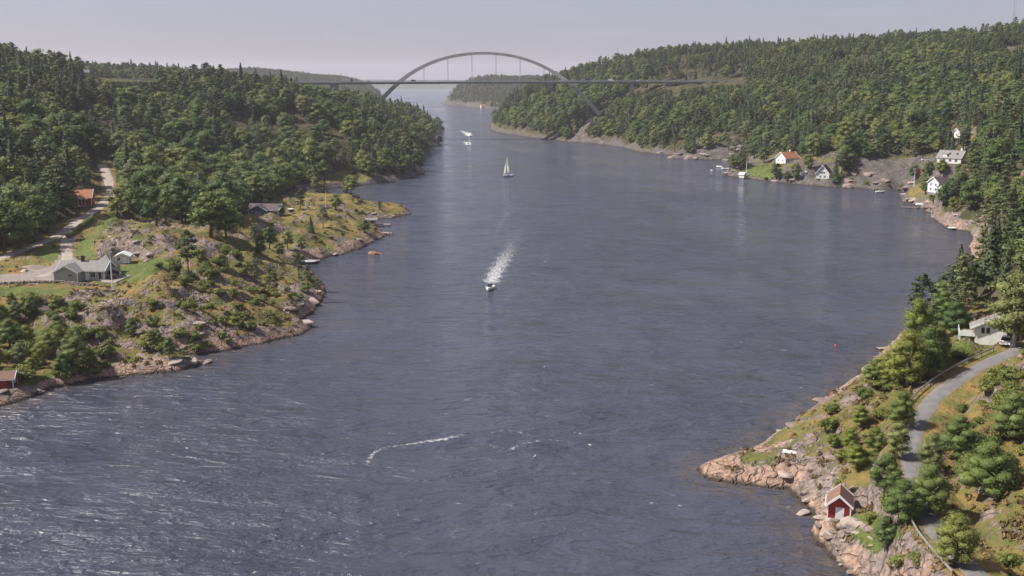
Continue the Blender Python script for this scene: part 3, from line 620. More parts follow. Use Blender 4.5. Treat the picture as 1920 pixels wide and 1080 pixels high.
ribbon('foam_line', W((935, 804), (975, 812), (1010, 822), (1060, 828), (1110, 838)), [2, 2.4, 2.4, 2, 1.6], STREAK, 'scattered flecks of foam drifting beyond the end of the curved foam line', covers=[.8, .85, .8, .84, .7])
ribbon('foam_line', W((855, 757), (875, 750), (903, 742)), [1, 1.6, 1.2], STREAK, 'faint foam dash beyond the curved foam line', covers=[.8, 1, .7])
ribbon('foam_line', W((700, 480), (740, 470), (790, 465)), [1.5, 2, 1.5], STREAK, 'pale foam streak by the rounded islet rock', covers=[.85, .9, .6])

# ------------------------------------------------------------------ vegetation
def cards(cen, nor, size, r, flat=.65):
    n = len(cen); t = r.normal(size=(n, 3)); t -= nor * (t * nor).sum(1, keepdims=True) * flat; t /= np.linalg.norm(t, axis=1, keepdims=True)
    b = np.cross(nor, t); b /= np.linalg.norm(b, axis=1, keepdims=True) + 1e-9
    s = (size * r.uniform(.65, 1.35, n))[:, None]
    v = np.stack([cen - t * s, cen - b * s * .55 + nor * s * .12, cen + t * s, cen + b * s * .55 - nor * s * .1], 1).reshape(-1, 3)
    nn = nor + r.normal(size=(n, 3)) * .28 + np.array([0, 0, .25]); nn /= np.linalg.norm(nn, axis=1, keepdims=True)
    return v, np.repeat(nn, 4, 0)
ICO = None
def ico():
    t = (1 + 5 ** .5) / 2
    v = np.array([(-1,t,0),(1,t,0),(-1,-t,0),(1,-t,0),(0,-1,t),(0,1,t),(0,-1,-t),(0,1,-t),(t,0,-1),(t,0,1),(-t,0,-1),(-t,0,1)], float); v /= np.linalg.norm(v[0])
    f = np.array([(0,11,5),(0,5,1),(0,1,7),(0,7,10),(0,10,11),(1,5,9),(5,11,4),(11,10,2),(10,7,6),(7,1,8),(3,9,4),(3,4,2),(3,2,6),(3,6,8),(3,8,9),(4,9,5),(2,4,11),(6,2,10),(8,6,7),(9,8,1)])
    return v, f
def crown_mesh(name, mat, V, NN, cores):
    n = len(V) // 4; fa = [tuple(range(4*i, 4*i+4)) for i in range(n)]; verts = [V]; nrm = [NN]; base = len(V); tri = []
    iv, fi = ico()
    for c, rad in cores:
        verts.append(iv * np.array(rad) + np.array(c)); nrm.append(iv); tri += [tuple(int(q) + base for q in f) for f in fi]; base += 12
    V = np.concatenate(verts); NN = np.concatenate(nrm)
    me = bpy.data.meshes.new(name); me.from_pydata(V.tolist(), [], fa + tri); me.materials.append(mat)
    me.polygons.foreach_set('use_smooth', [True] * len(me.polygons)); me.update()
    me.normals_split_custom_set_from_vertices(NN.tolist())
    return me
def lobe(c, rad, n, size, r, down=-.35):
    d = r.normal(size=(n * 2, 3)); d /= np.linalg.norm(d, axis=1, keepdims=True); d = d[d[:, 2] > down][:n]
    k = r.uniform(.72, 1.08, len(d))[:, None]
    nor = d / np.array(rad); nor /= np.linalg.norm(nor, axis=1, keepdims=True)
    return cards(np.array(c) + d * np.array(rad) * k, nor, np.full(len(d), size), r)
def join(parts): return np.concatenate([p[0] for p in parts]), np.concatenate([p[1] for p in parts])
def make_broad(seed, h=11.0, wide=.36, mat='broad', n=1000, leaf=.3, base=.14):
    r = np.random.default_rng(seed); cr = h * wide; lobes = []
    z0, z1 = h * base, h
    nl = 15 if n < 2000 else 24
    for i in range(nl):
        t = (i + .5) / nl; ang = i * 2.4 + r.uniform(-.4, .4); zz = z0 + (z1 - z0) * (.12 + .8 * t * r.uniform(.85, 1.1)); prof = math.sin(math.pi * min(1, .22 + .72 * t)) ** .7
        rr = cr * prof * r.uniform(.45, .75) * (1 if t < .85 else .4); q = cr * r.uniform(.32, .5) * (.75 + .35 * prof)
        lobes.append(((rr * math.cos(ang), rr * math.sin(ang), zz), (q, q, q * r.uniform(.75, 1.0))))
    lobes.append(((0, 0, h - cr * .45), (cr * .42, cr * .42, cr * .42)))
    per = n // len(lobes); V, NN = join([lobe(c, q, per, leaf, r) for c, q in lobes])
    cores = [((c[0]*.9, c[1]*.9, c[2]), (q[0]*.66, q[1]*.66, q[2]*.62)) for c, q in lobes]
    me = crown_mesh('crown', M[mat], V, NN, cores)
    mb = MB(); r0 = h * .022
    mb.tube([(0, 0, -.6), (.02*h, .01*h, h*.25), (-.01*h, .02*h, h*.5), (0, 0, h*.82)], [r0*1.25, r0, r0*.7, r0*.2], 7)
    for i in range(6):
        c, q = lobes[int(i * 2)]; z = h * (.2 + .07 * i); mb.tube([(0, 0, z), (c[0]*.5, c[1]*.5, (z + c[2]) / 2 + .2), (c[0], c[1], c[2])], [r0*.5, r0*.35, r0*.12], 5)
    return me, mb
def make_pine(seed, h=14.0, bare=.42, n=760, leaf=.32, wide=.2):
    r = np.random.default_rng(seed); lobes = []; nl = 17; lean = r.uniform(-.03, .03, 2)
    for i in range(nl):
        t = i / (nl - 1); zz = h * (bare + (1 - bare) * (t * .95)); ang = i * 2.4 + r.uniform(-.5, .5)
        prof = ((1 - t ** 2.2) ** .6 if bare > .34 else (1 - t) ** .75 + .06) * (.6 + .4 * min(1, t * 5)); rr = h * wide * prof * r.uniform(.55, 1.1); q = h * r.uniform(.055, .09) * (.8 + .5 * prof)
        lobes.append(((rr * math.cos(ang) + lean[0]*zz, rr * math.sin(ang) + lean[1]*zz, zz), (q, q, q * r.uniform(.5, .75))))
    lobes.append(((lean[0]*h, lean[1]*h, h * .965), (h*.05, h*.05, h*.06)))
    per = n // len(lobes); V, NN = join([lobe(c, q, per, leaf, r, -.6) for c, q in lobes])
    cores = [(c, (q[0]*.62, q[1]*.62, q[2]*.55)) for c, q in lobes]
    me = crown_mesh('crown', M['pine'], V, NN, cores)
    mb = MB(); r0 = h * .014
    mb.tube([(0, 0, -.8), (lean[0]*h*.4 + .05, lean[1]*h*.4, h*.4), (lean[0]*h*.97, lean[1]*h*.97, h*.95)], [r0*1.3, r0*.95, r0*.25], 6)
    for c, q in lobes[:-1:2]: mb.tube([(lean[0]*(c[2]-.4), lean[1]*(c[2]-.4), c[2] - .5), c], [r0*.4, r0*.15], 4)
    return me, mb
def make_spruce(seed, h=15.0, n=820, leaf=.34, wide=.15):
    r = np.random.default_rng(seed); z = h * (.08 + .92 * r.uniform(0, 1, n) ** 1.25); t = (z / h - .08) / .92
    tier = .82 + .18 * np.cos(z * 2 * np.pi / (h * .062) + r.uniform(0, 1)); rad = h * wide * (1 - t) ** .85 * tier * r.uniform(.72, 1.08, n) * (1 + .25 * np.sin(r.integers(0, 7, n))) + .05
    a = r.uniform(0, 2*np.pi, n); d = np.stack([np.cos(a), np.sin(a), np.full(n, .42)], 1); d /= np.linalg.norm(d, axis=1, keepdims=True)
    cen = np.stack([rad*np.cos(a), rad*np.sin(a), z - rad * .25], 1)
    V, NN = cards(cen, d, leaf * (1.25 - .6 * t), r)
    cores = [((0, 0, h * k), (h*wide*(1-k)*.72, h*wide*(1-k)*.72, h*.13)) for k in (.16, .32, .48, .64, .8)]
    me = crown_mesh('crown', M['spruce'], V, NN, cores); r0 = h * .013
    return me, MB().tube([(0, 0, -.8), (0, 0, h*.5), (0, 0, h*.97)], [r0*1.3, r0*.8, r0*.15], 6)
def make_bush(seed, h=2.2, mat='bush', n=360, leaf=.2, nl=7):
    r = np.random.default_rng(seed); lobes = []
    for i in range(nl):
        ang = i * 2.4; rr = h * .45 * r.uniform(.3, 1); q = h * r.uniform(.26, .4); lobes.append(((rr*math.cos(ang), rr*math.sin(ang), q*.75 + h * r.uniform(0, .38)), (q, q, q * .95)))
    V, NN = join([lobe(c, q, n // nl, leaf, r, -.5) for c, q in lobes])
    me = crown_mesh('foliage', M[mat], V, NN, [(c, (q[0]*.66, q[1]*.66, q[2]*.62)) for c, q in lobes])
    mb = MB()
    for c, q in lobes[:4]: mb.tube([(c[0]*.15, c[1]*.15, -.3), (c[0]*.6, c[1]*.6, c[2]*.6), c], [h*.025, h*.018, h*.008], 4)
    return me, mb
def proto(builder, bark, *args, **kw):
    me, mb = builder(*args, **kw); tm = bpy.data.meshes.new('trunk'); tm.from_pydata(mb.v, [], mb.f); tm.materials.append(M[bark]); tm.polygons.foreach_set('use_smooth', [True] * len(tm.polygons))
    return me, tm
PR = dict(
    pine=[proto(make_pine, 'pinebark', s, 14.0, b) for s, b in ((1, .38), (2, .5), (3, .12), (4, .44), (5, .2))],
    spruce=[proto(make_spruce, 'bark', s, 15.0, wide=w_) for s, w_ in ((11, .15), (12, .19), (13, .13))],
    broad=[proto(make_broad, 'bark', s, 11.0, w_) for s, w_ in ((21, .36), (22, .42), (23, .3), (24, .38))],
    birch=[proto(make_broad, 'palebark', s, 11.0, w_, 'birch', 900, .26, .2) for s, w_ in ((31, .26), (32, .3))],
    nbroad=[proto(make_broad, 'bark', s, 11.0, w_, 'broad', 5000, .13, .03) for s, w_ in ((25, .36), (26, .42))],
    nbirch=[proto(make_broad, 'palebark', s, 11.0, w_, 'birch', 4200, .125, .06) for s, w_ in ((33, .27), (34, .31))],
    nlime=[proto(make_broad, 'palebark', s, 11.0, w_, 'lime', 4200, .13, .06) for s, w_ in ((36, .34), (37, .3))],
    shrub=[proto(make_bush, 'bark', s, 2.2, 'bush', 560, .15) for s in (41, 42, 43)],
)
PH = dict(pine=14.0, spruce=15.0, broad=11.0, birch=11.0, nbroad=11.0, nbirch=11.0, nlime=11.0, shrub=2.2)
NAME = dict(pine='pine_tree', spruce='spruce_tree', broad='broadleaf_tree', birch='birch_tree', nbroad='broadleaf_tree', nbirch='birch_tree', nlime='broadleaf_tree', shrub='shrub')
def plant(kind, p, h, label, group=None, var=None, wide=1.0, rz=None, cat=None):
    v = random.randrange(len(PR[kind])) if var is None else var; me, tm = PR[kind][v]
    o = empty(NAME[kind], p, random.uniform(0, 6.28) if rz is None else rz, label, cat or ('shrub' if kind == 'shrub' else 'tree'), group)
    s = h / PH[kind]; o.scale = (s * wide, s * wide, s)
    for nm, q in ((('foliage' if kind == 'shrub' else 'crown'), me), (('stem' if kind == 'shrub' else 'trunk'), tm)):
        c = bpy.data.objects.new(nm, q); C.objects.link(c); c.parent = o
    return o

# bridge frame: vertical plane through the arch, the right-hand end a little nearer
BD = Vector((math.cos(R(7)), -math.sin(R(7)), 0)); BN = Vector((-BD.y, BD.x, 0)); B0 = Vector((gx(905, 1150, 60), 1150, 0))
def onb(px, py, off=0.0):                 # photo pixel -> point on the bridge plane (shifted off metres along its normal)
    d = ray(px, py); n = BN; t = (B0 + n * off).dot(n) / d.dot(n)
    return Vector((d.x * t, d.y * t, H + d.z * t))
def scatter(land, cell, x0, x1, y0, y1, seed):
    r = np.random.default_rng(seed); xs = np.arange(x0, x1, cell); ys = np.arange(y0, y1, cell)
    x, y = np.meshgrid(xs, ys); x = x.ravel() + r.uniform(-.48, .48, x.size) * cell; y = y.ravel() + r.uniform(-.48, .48, y.size) * cell
    k = (x / y > land.u0 + .01) & (x / y < land.u1 - .01); k &= np.abs(x / y) < .62; x, y = x[k], y[k]
    d = land.shoredist(x, y); k = d > np.where(y > 650, .8 + r.uniform(0, 3, len(x)), 2.2 + r.uniform(0, 5, len(x))); x, y = x[k], y[k]; return x, y, land.ground(x, y), d[k]
def visible(land, x, y, ztop):
    ok = np.ones(len(x), bool)
    for t in np.linspace(.1, .985, 90):
        g = land.ground(x * t, np.maximum(y * t, land.y0 + 1)); g = np.where((x * t / (y * t) > land.u0) & (x / y < land.u1), g, -9)
        ok &= (H + (ztop - H) * t) > g - 2.0
    return ok
TREES = []                                # kind, var, x, y, z, h, rot, wide, bank
r_ = np.random.default_rng(99)
for bank, land, openp, box in (('L', LL, OPEN_L, (-760, 40, 250, 1560)), ('R', LR, OPEN_R, (-60, 900, 180, 1700))):
    x, y, z, d = scatter(land, 4.5, *box, 5 if bank == 'L' else 6)
    far = sstep(850, 1250, y); keep = r_.uniform(0, 1, len(x)) < (.97 - .3 * far)
    px, py = proj(x, y, z)
    for ip, p in enumerate(openp): keep &= ~inpoly(p, px, py) | ((bank == 'R') & (ip in (2, 3, 4, 6)) & (y > 560) & (r_.uniform(0, 1, len(x)) < .26))
    # bare rock patches break up the forest
    bare = fbm(x, y, 55, 4, 77); keep &= ~((bare > .62) & (r_.uniform(0, 1, len(x)) < .85))
    slope = np.hypot(land.ground(x + 2, y) - z, land.ground(x, y + 2) - z) / 2; keep &= ~((slope > .95) & (y < 600) & (r_.uniform(0, 1, len(x)) < .6))
    if bank == 'L':
        keep &= ~inpoly([(560, 358), (600, 338), (640, 318), (700, 334), (740, 342), (700, 353)], px, py) | (r_.uniform(0, 1, len(x)) < .1)
        keep &= ~inpoly([(100, 345), (108, 292), (160, 310), (190, 345), (190, 385)], px, py) | (r_.uniform(0, 1, len(x)) < .3)
        keep &= ~inpoly([(318, 168), (340, 152), (390, 152), (390, 166)], px, py)
        keep &= ~inpoly([(188, 300), (200, 250), (216, 300), (222, 372), (200, 372)], px, py)
    else: keep &= r_.uniform(0, 1, len(x)) > .25 * sstep(640, 500, y) * (px < 1800)
    bd = np.abs((x - B0.x) * BN.x + (y - B0.y) * BN.y); bl = (x - B0.x) * BD.x + (y - B0.y) * BD.y
    keep &= ~((bd < 16) & (z > 36) & (bl < 262) & (bl > -330))
    if bank == 'L': keep &= ~((y > 1128) & (y < 1185) & (x < -250) & (z > 48))
    for ln, wd in ((ROAD_L, 6), (DRIVE_L, 6), (ROAD_R, 6)): keep &= linedist(ln, x, y)[0] > wd
    for cx, cy, rr, zz in PADS: keep &= np.hypot(x - cx, y - cy) > rr * 1.1
    x, y, z, d, px = x[keep], y[keep], z[keep], d[keep], px[keep]; n = len(x)
    sp = fbm(x, y, 70, 4, 200 + ord(bank)); low = np.exp(-np.maximum(z, 0) / 14); u = r_.uniform(0, 1, n)
    pb = np.clip(.16 + .55 * sstep(.52, .66, sp) + .35 * low, 0, .85)
    if bank == 'R': pb = np.clip(pb + .2 * sstep(60, 20, z), 0, .8)
    if bank == 'R': pb = np.where(y < 480, .28, pb)
    psp = np.clip(.16 + .4 * sstep(.42, .3, sp), 0, .5)
    kind = np.where(u < pb, np.where(r_.uniform(0, 1, n) < .28, 'birch', 'broad'), np.where(r_.uniform(0, 1, n) < psp, 'spruce', 'pine'))
    if bank == 'L':
        val = inpoly([(215, 290), (420, 315), (600, 350), (470, 402), (400, 428), (245, 404)], *proj(x, y, z)); kind = np.where(val, np.where(r_.uniform(0, 1, n) < .5, 'birch', 'broad'), kind)
    h = np.where(kind == 'pine', r_.uniform(8.5, 14, n), np.where(kind == 'spruce', r_.uniform(9, 17, n), r_.uniform(7.5, 12.5, n)))
    h *= np.clip(.8 + d / 60, .6, 1) * (1 - .22 * sstep(55, 90, z)) * r_.choice([.55, .85, 1, 1, 1.12, 1.3], n)
    # nothing may stand in front of the bridge deck where it is seen clear
    qx, qy = proj(x, y, z); lim = np.interp(qx, [0, 140, 152, 180, 194, 296, 312, 538, 552, 600, 640, 705, 1066, 1084, 1100, 1120, 1134, 1146, 1290, 1330, 1400, 1404, 1920], [0, 0, 139, 143, 153, 153, 0, 0, 156, 162, 168, 174, 166, 184, 202, 219, 219, 168, 166, 159, 158, 0, 0])
    hmax = (148 - lim) / F * y + H - z; front = ((x - B0.x) * BN.x + (y - B0.y) * BN.y < 0) & (lim > 1)
    tall = front & (h > hmax); h = np.where(tall, np.maximum(hmax, 0), h); kill = front & (h < 4)
    v = visible(land, x, y, z + h + 1.5) & ~kill
    for i in np.nonzero(v)[0]:
        if kind[i] in ('broad', 'birch') and r_.uniform() < .3: continue
        TREES.append((str(kind[i]), int(r_.integers(0, len(PR[str(kind[i])]))), x[i], y[i], z[i], h[i], r_.uniform(0, 6.28), r_.uniform(1.05, 1.55), bank))
# far shores: woods that read as one mass
FAR = []
for land, box in ((LI, (-190, 280, 2250, 2950)), (LH, (-1900, -280, 2050, 3350))):
    r = np.random.default_rng(3); cell = 8.5; xs, ys = np.meshgrid(np.arange(box[0], box[1], cell), np.arange(box[2], box[3], cell)); x = xs.ravel() + r.uniform(-4, 4, xs.size); y = ys.ravel() + r.uniform(-4, 4, xs.size)
    k = (x / y > land.u0) & (x / y < land.u1) & (x / y > -.34); x, y = x[k], y[k]; dd = land.shoredist(x, y); k = dd > 6; x, y = x[k], y[k]; z = land.ground(x, y)
    hh = r.uniform(8, 13, len(x)); v = visible(land, x, y, z + hh + 1)
    for i in np.nonzero(v)[0]: FAR.append(('spruce' if r.uniform() < .4 else 'pine', int(r.integers(0, 3)), x[i], y[i], z[i], hh[i], r.uniform(0, 6.28), 1.35))

def area_of(x, y, bank):
    if bank == 'L':
        if y < 480: return ('on the slope above the road and red-roofed house', 'trees on the slope above the red-roofed house')
        return ('in the forest between the road and the arch bridge', 'forest trees between the road and the arch bridge')
    if y < 480: return ('on the steep slope behind the white balcony cabin', 'trees on the slope behind the balcony cabin')
    if y < 760: return ('in the woods behind the white waterside houses', 'trees in the woods behind the white houses')
    return ('on the wooded hillside by the pale arch leg', 'trees on the hillside by the pale arch leg')
WHAT = dict(pine='dark olive pine with clumped crown', spruce='dark green pointed spruce', broad='rounded green broadleaf tree', birch='pale green slender birch')
rest = {}; first = {}
byk = {}
for t in TREES: byk.setdefault(t[0], []).append(t)
nind = {}
for k, ts in byk.items():
    def score(t):
        px, py = proj(t[2], t[3], t[4] + t[5] * .6)
        return t[5] / t[3] if -20 < px < 1940 and -20 < py < 1100 else 0
    ts.sort(key=score, reverse=True); lim = 250
    for t in ts[:lim]:
        a, g = area_of(t[2], t[3], t[8])
        o = plant(k, (t[2], t[3], t[4]), t[5], WHAT[k] + ' ' + a, g + ', ' + k, t[1], t[7], t[6])
        if (k, t[1]) not in first: first[(k, t[1])] = o
    rest[k] = ts[lim:]
def forest(name, kind, pts, label):
    if not pts: return
    me = bpy.data.meshes.new(name); me.from_pydata([(t[2], t[3], t[4]) for t in pts], [], [])
    for nm, vals, ty in (('var', [t[1] for t in pts], 'FLOAT'), ('rot', [t[6] for t in pts], 'FLOAT')):
        a = me.attributes.new(nm, ty, 'POINT'); a.data.foreach_set('value', np.array(vals, np.float32))
    a = me.attributes.new('scl', 'FLOAT_VECTOR', 'POINT'); a.data.foreach_set('vector', np.array([(t[5] / PH[kind] * t[7], t[5] / PH[kind] * t[7], t[5] / PH[kind]) for t in pts], np.float32).ravel())
    o = bpy.data.objects.new(name, me); C.objects.link(o); tag(o, label, 'forest', None, 'stuff')
    g = bpy.data.node_groups.new(name, 'GeometryNodeTree'); g.interface.new_socket('Geometry', in_out='INPUT', socket_type='NodeSocketGeometry'); g.interface.new_socket('Geometry', in_out='OUTPUT', socket_type='NodeSocketGeometry')
    gi = g.nodes.new('NodeGroupInput'); go = g.nodes.new('NodeGroupOutput'); jn = g.nodes.new('GeometryNodeJoinGeometry'); L = g.links
    def attr(nm, ty):
        n = g.nodes.new('GeometryNodeInputNamedAttribute'); n.data_type = ty; n.inputs[0].default_value = nm; return n.outputs[0]
    va, ro, sc = attr('var', 'FLOAT'), attr('rot', 'FLOAT'), attr('scl', 'FLOAT_VECTOR')
    cx = g.nodes.new('ShaderNodeCombineXYZ'); L.new(ro, cx.inputs[2])
    for v in range(len(PR[kind])):
        if (kind, v) not in first: continue
        cmpn = g.nodes.new('FunctionNodeCompare'); cmpn.data_type = 'FLOAT'; cmpn.operation = 'EQUAL'; cmpn.inputs[1].default_value = v; cmpn.inputs['Epsilon'].default_value = .1; L.new(va, cmpn.inputs[0])
        for ch in first[(kind, v)].children:
            oi = g.nodes.new('GeometryNodeObjectInfo'); oi.transform_space = 'ORIGINAL'; oi.inputs['Object'].default_value = ch
            ip = g.nodes.new('GeometryNodeInstanceOnPoints'); L.new(gi.outputs[0], ip.inputs['Points']); L.new(cmpn.outputs[0], ip.inputs['Selection']); L.new(oi.outputs['Geometry'], ip.inputs['Instance'])
            L.new(cx.outputs[0], ip.inputs['Rotation']); L.new(sc, ip.inputs['Scale']); L.new(ip.outputs[0], jn.inputs[0])
    L.new(jn.outputs[0], go.inputs[0]); md = o.modifiers.new('trees', 'NODES'); md.node_group = g
FN = dict(pine='pine_forest', spruce='spruce_forest', broad='broadleaf_wood', birch='birch_wood')
for k in ('pine', 'spruce', 'broad', 'birch'):
    forest(FN[k], k, rest.get(k, []), {'pine': 'dense mass of dark pines covering the hillsides', 'spruce': 'dark pointed spruces mixed through the hillside forest', 'broad': 'rounded green broadleaf trees filling the hillside forest', 'birch': 'pale green birches scattered through the hillside forest'}[k])
forest('distant_pine_forest', 'pine', [t for t in FAR if t[0] == 'pine'], 'far-off hazy pine woods on the island and headland')
forest('distant_spruce_forest', 'spruce', [t for t in FAR if t[0] == 'spruce'], 'far-off hazy spruce woods on the island and headland')
print('trees', {k: len(v) for k, v in byk.items()}, 'far', len(FAR))

# haze: the air between here and the far shores
hz = MB().box(-15500, 15500, -400, 10400, -8, 190).build('haze', [], None); hz.data.materials.clear()
hm = bpy.data.materials.new('hazy_air'); hm.use_nodes = True; hn = hm.node_tree; hn.nodes.remove(hn.nodes['Principled BSDF'])
pv = N(hn, 'ShaderNodeVolumePrincipled', i_Density=.000065, i_Anisotropy=.2); pv.inputs['Color'].default_value = (.93, .92, 1, 1); hn.links.new(pv.outputs[0], hn.nodes['Material Output'].inputs['Volume'])
hz.data.materials.append(hm); hz['kind'] = 'stuff'; tag(hz, 'thin pale summer haze over the whole sound', 'haze')

# ------------------------------------------------------------------ roads
def drape(name, line, wd, mat, lift=.07, crown=0.0):
    pts = []
    for i in range(len(line) - 1):
        p0, p1, p2, p3 = line[max(i-1, 0)], line[i], line[i+1], line[min(i+2, len(line)-1)]
        k = max(2, int((p2 - p1).length / 1.2))
        for j in range(k):
            t = j / k; pts.append(.5 * ((2*p1) + (p2-p0)*t + (2*p0 - 5*p1 + 4*p2 - p3)*t*t + (3*p1 - p0 - 3*p2 + p3)*t**3))
    pts.append(line[-1]); n = len(pts); co = []; K = 7
    for i, p in enumerate(pts):
        d = pts[min(i+1, n-1)] - pts[max(i-1, 0)]; s = Vector((-d.y, d.x, 0)).normalized()
        for j in range(K):
            u = j / (K - 1) * 2 - 1; wob = (vnoise(i * .35, j // 4 * 9.0, 5) - .5) * .5 if j in (0, K-1) else 0
            q = p + s * (u * (wd / 2 + float(wob)));  co.append((q.x, q.y, gnd(q.x, q.y) + lift + crown * (1 - u * u) - (.12 if j in (0, K-1) else 0)))
    i = np.arange(n * K).reshape(n, K)
    o = fastmesh(name, np.array(co), np.stack([i[:-1, :-1].ravel(), i[:-1, 1:].ravel(), i[1:, 1:].ravel(), i[1:, :-1].ravel()], 1), mat); o['kind'] = 'structure'; return pts
drape('road', ROAD_L, 4.2, M['gravel'], .09, .04); drape('driveway', DRIVE_L[:5], 3.4, M['gravel'], .06, .03)
RP = drape('road', ROAD_R, 2.9, M['asphalt'], .09, .04)

# ------------------------------------------------------------------ houses
def window(parent, face, u, z, wd, ht, L, W, mull=1):
    fr = MB(); pn = MB(); t = .09
    def M4(face):
        if face == 'front': return Matrix.Translation((0, -W/2, 0))
        if face == 'back': return Matrix.Translation((0, W/2, 0)) @ Matrix.Rotation(math.pi, 4, 'Z')
        if face == 'left': return Matrix.Translation((-L/2, 0, 0)) @ Matrix.Rotation(-math.pi/2, 4, 'Z')
        return Matrix.Translation((L/2, 0, 0)) @ Matrix.Rotation(math.pi/2, 4, 'Z')
    m = M4(face)
    for a, b, c, d in ((u-wd/2-t, u-wd/2, z-ht/2-t, z+ht/2+t), (u+wd/2, u+wd/2+t, z-ht/2-t, z+ht/2+t), (u-wd/2, u+wd/2, z+ht/2, z+ht/2+t), (u-wd/2, u+wd/2, z-ht/2-t, z-ht/2)): fr.box(a, b, -.07, .02, c, d, m)
    for k in range(1, mull + 1): x = u - wd/2 + wd * k / (mull + 1); fr.box(x-.03, x+.03, -.05, .02, z-ht/2, z+ht/2, m)
    pn.box(u-wd/2, u+wd/2, -.025, .02, z-ht/2, z+ht/2, m)
    o = fr.build('window', M['trim'], parent); pn.build('pane', M['glass'], o); return o
def door(parent, face, u, z0, wd, ht, L, W, mat):
    m = {'front': Matrix.Translation((0, -W/2, 0)), 'back': Matrix.Translation((0, W/2, 0)) @ Matrix.Rotation(math.pi, 4, 'Z'), 'left': Matrix.Translation((-L/2, 0, 0)) @ Matrix.Rotation(-math.pi/2, 4, 'Z'), 'right': Matrix.Translation((L/2, 0, 0)) @ Matrix.Rotation(math.pi/2, 4, 'Z')}[face]
    d = MB().box(u-wd/2, u+wd/2, -.05, .02, z0, z0+ht, m).build('door', mat, parent)
    h = MB().box(u+wd*.3, u+wd*.3+.08, -.12, -.05, z0+ht*.45, z0+ht*.5, m).build('handle', M['dark'], d); return d
def gable(name, loc, rz, L, W, hw, hr, wall, roof, label, cat='house', opens=(), doors=(), chim=None, over=.45, trim='trim', base=1.2, group=None, corner=True, hinge=None, chimmat='stone'):
    """ridge along x, length L, depth W, wall height hw, ridge height hr"""
    e = empty(name, loc, rz, label, cat, group)
    MB().prism([(-W/2, 0), (W/2, 0), (W/2, hw), (0, hr), (-W/2, hw)], 'x', -L/2, L/2).build('wall', M[wall], e)
    MB().box(-L/2-.05, L/2+.05, -W/2-.05, W/2+.05, -base, .02).build('foundation', M['concrete_dk'], e)
    sl = (hr - hw) / (W/2); yo = W/2 + over; t = .16; rf = MB()
    for s in (-1, 1):
        rf.prism([(0, hr + .03), (s*yo, hw - sl*over + .03), (s*yo, hw - sl*over + .03 + t), (0, hr + .03 + t)], 'x', -L/2-over, L/2+over)
    ro = rf.build('roof', M[roof], e)
    tr = MB()
    for sx in (-1, 1):
        for s in (-1, 1):
            tr = MB(); a = sx * (L/2 + over + .005); tr.prism([(0, hr - .12), (s*(yo+.02), hw - sl*over - .12), (s*(yo+.02), hw - sl*over + .1 + t), (0, hr + .1 + t)], 'x', min(a, a + sx*.07), max(a, a + sx*.07)); tr.build('bargeboard', M[trim], e)
    gt = MB()
    for s in (-1, 1): MB().bar((-L/2-over, s*(yo+.05), hw - sl*over + .02), (L/2+over, s*(yo+.05), hw - sl*over + .02), .1, .1).build('gutter', M[trim], e)
    if corner:
        cb = MB()
        for sx in (-1, 1):
            for s in (-1, 1): MB().box(sx*L/2-.08, sx*L/2+.08, s*W/2-.08, s*W/2+.08, .02, hw - .02).build('corner_board', M[trim], e)
    for f, u, z, wd, ht, *mu in opens: window(e, f, u, z, wd, ht, L, W, mu[0] if mu else 1)
    for f, u, z0, wd, ht, mt in doors: door(e, f, u, z0, wd, ht, L, W, M[mt])
    if chim:
        cx, cy, cw, ct = chim; c = MB().box(cx-cw/2, cx+cw/2, cy-cw/2, cy+cw/2, hw, ct); c.box(cx-cw/2-.06, cx+cw/2+.06, cy-cw/2-.06, cy+cw/2+.06, ct, ct+.12); c.build('chimney', M[chimmat], e)
    return e
def roofpair(mb, L, W, hw, hr, over, Mx, t=.16, x0=None, x1=None):
    sl = (hr - hw) / (W/2); yo = W/2 + over; b = len(mb.v); x0 = -L/2-over if x0 is None else x0; x1 = L/2+over if x1 is None else x1
    for s in (-1, 1): mb.prism([(0, hr), (s*yo, hw - sl*over), (s*yo, hw - sl*over + t), (0, hr + t)], 'x', x0, x1)
    mb.v[b:] = [tuple(Mx @ Vector(p)) for p in mb.v[b:]]

# grey-green cottage: main block, front wing towards the water, hipped rear block
CL = COTTAGE + Vector((-.2, 5.2, 0))
ct = gable('cottage', CL, R(-2), 12.4, 7.0, 2.7, 4.6, 'grey_wall', 'roof_grey', 'grey-green wooden cottage with grey cross-gabled roof on the gravel yard', opens=[('front', 3.2, 1.5, 1.3, 1.3), ('front', 5.1, 1.3, .9, 1.9, 0), ('right', 0, 1.5, 1.4, 1.2)], doors=[('front', 1.7, .1, 1.0, 2.1, 'trim')], chim=(-.6, -.2, .75, 5.9), chimmat='dark')
Wx = Matrix.Translation((-2.6, -4.2, 0)) @ Matrix.Rotation(math.pi/2, 4, 'Z')
wg = MB().prism([(-3.1, 0), (3.1, 0), (3.1, 2.7), (0, 4.35), (-3.1, 2.7)], 'x', -2.6, 2.6); wg.v = [tuple(Wx @ Vector(p)) for p in wg.v]; wg.build('front_wing', M['grey_wall'], ct)
rf = MB(); roofpair(rf, 5.2, 6.2, 2.7, 4.35, .45, Wx, x0=-3.05, x1=4.2); rf.build('wing_roof', M['roof_grey'], ct)
for s in (-1, 1): tb = MB().prism([(0, 4.25), (s*3.6, 2.3), (s*3.6, 2.62), (0, 4.6)], 'x', -3.13, -3.06); tb.v = [tuple(Wx @ Vector(p)) for p in tb.v]; tb.build('bargeboard', M['trim'], ct)
[MB().box(-2.6+sx*3.1-.09, -2.6+sx*3.1+.09, -6.89, -6.7, 0, 2.65).build('corner_board', M['trim'], ct) for sx in (-1, 1)]
wn = MB().box(-1.9, -.9, -6.86, -6.78, 1.75, 2.05).build('window', M['dark'], ct)
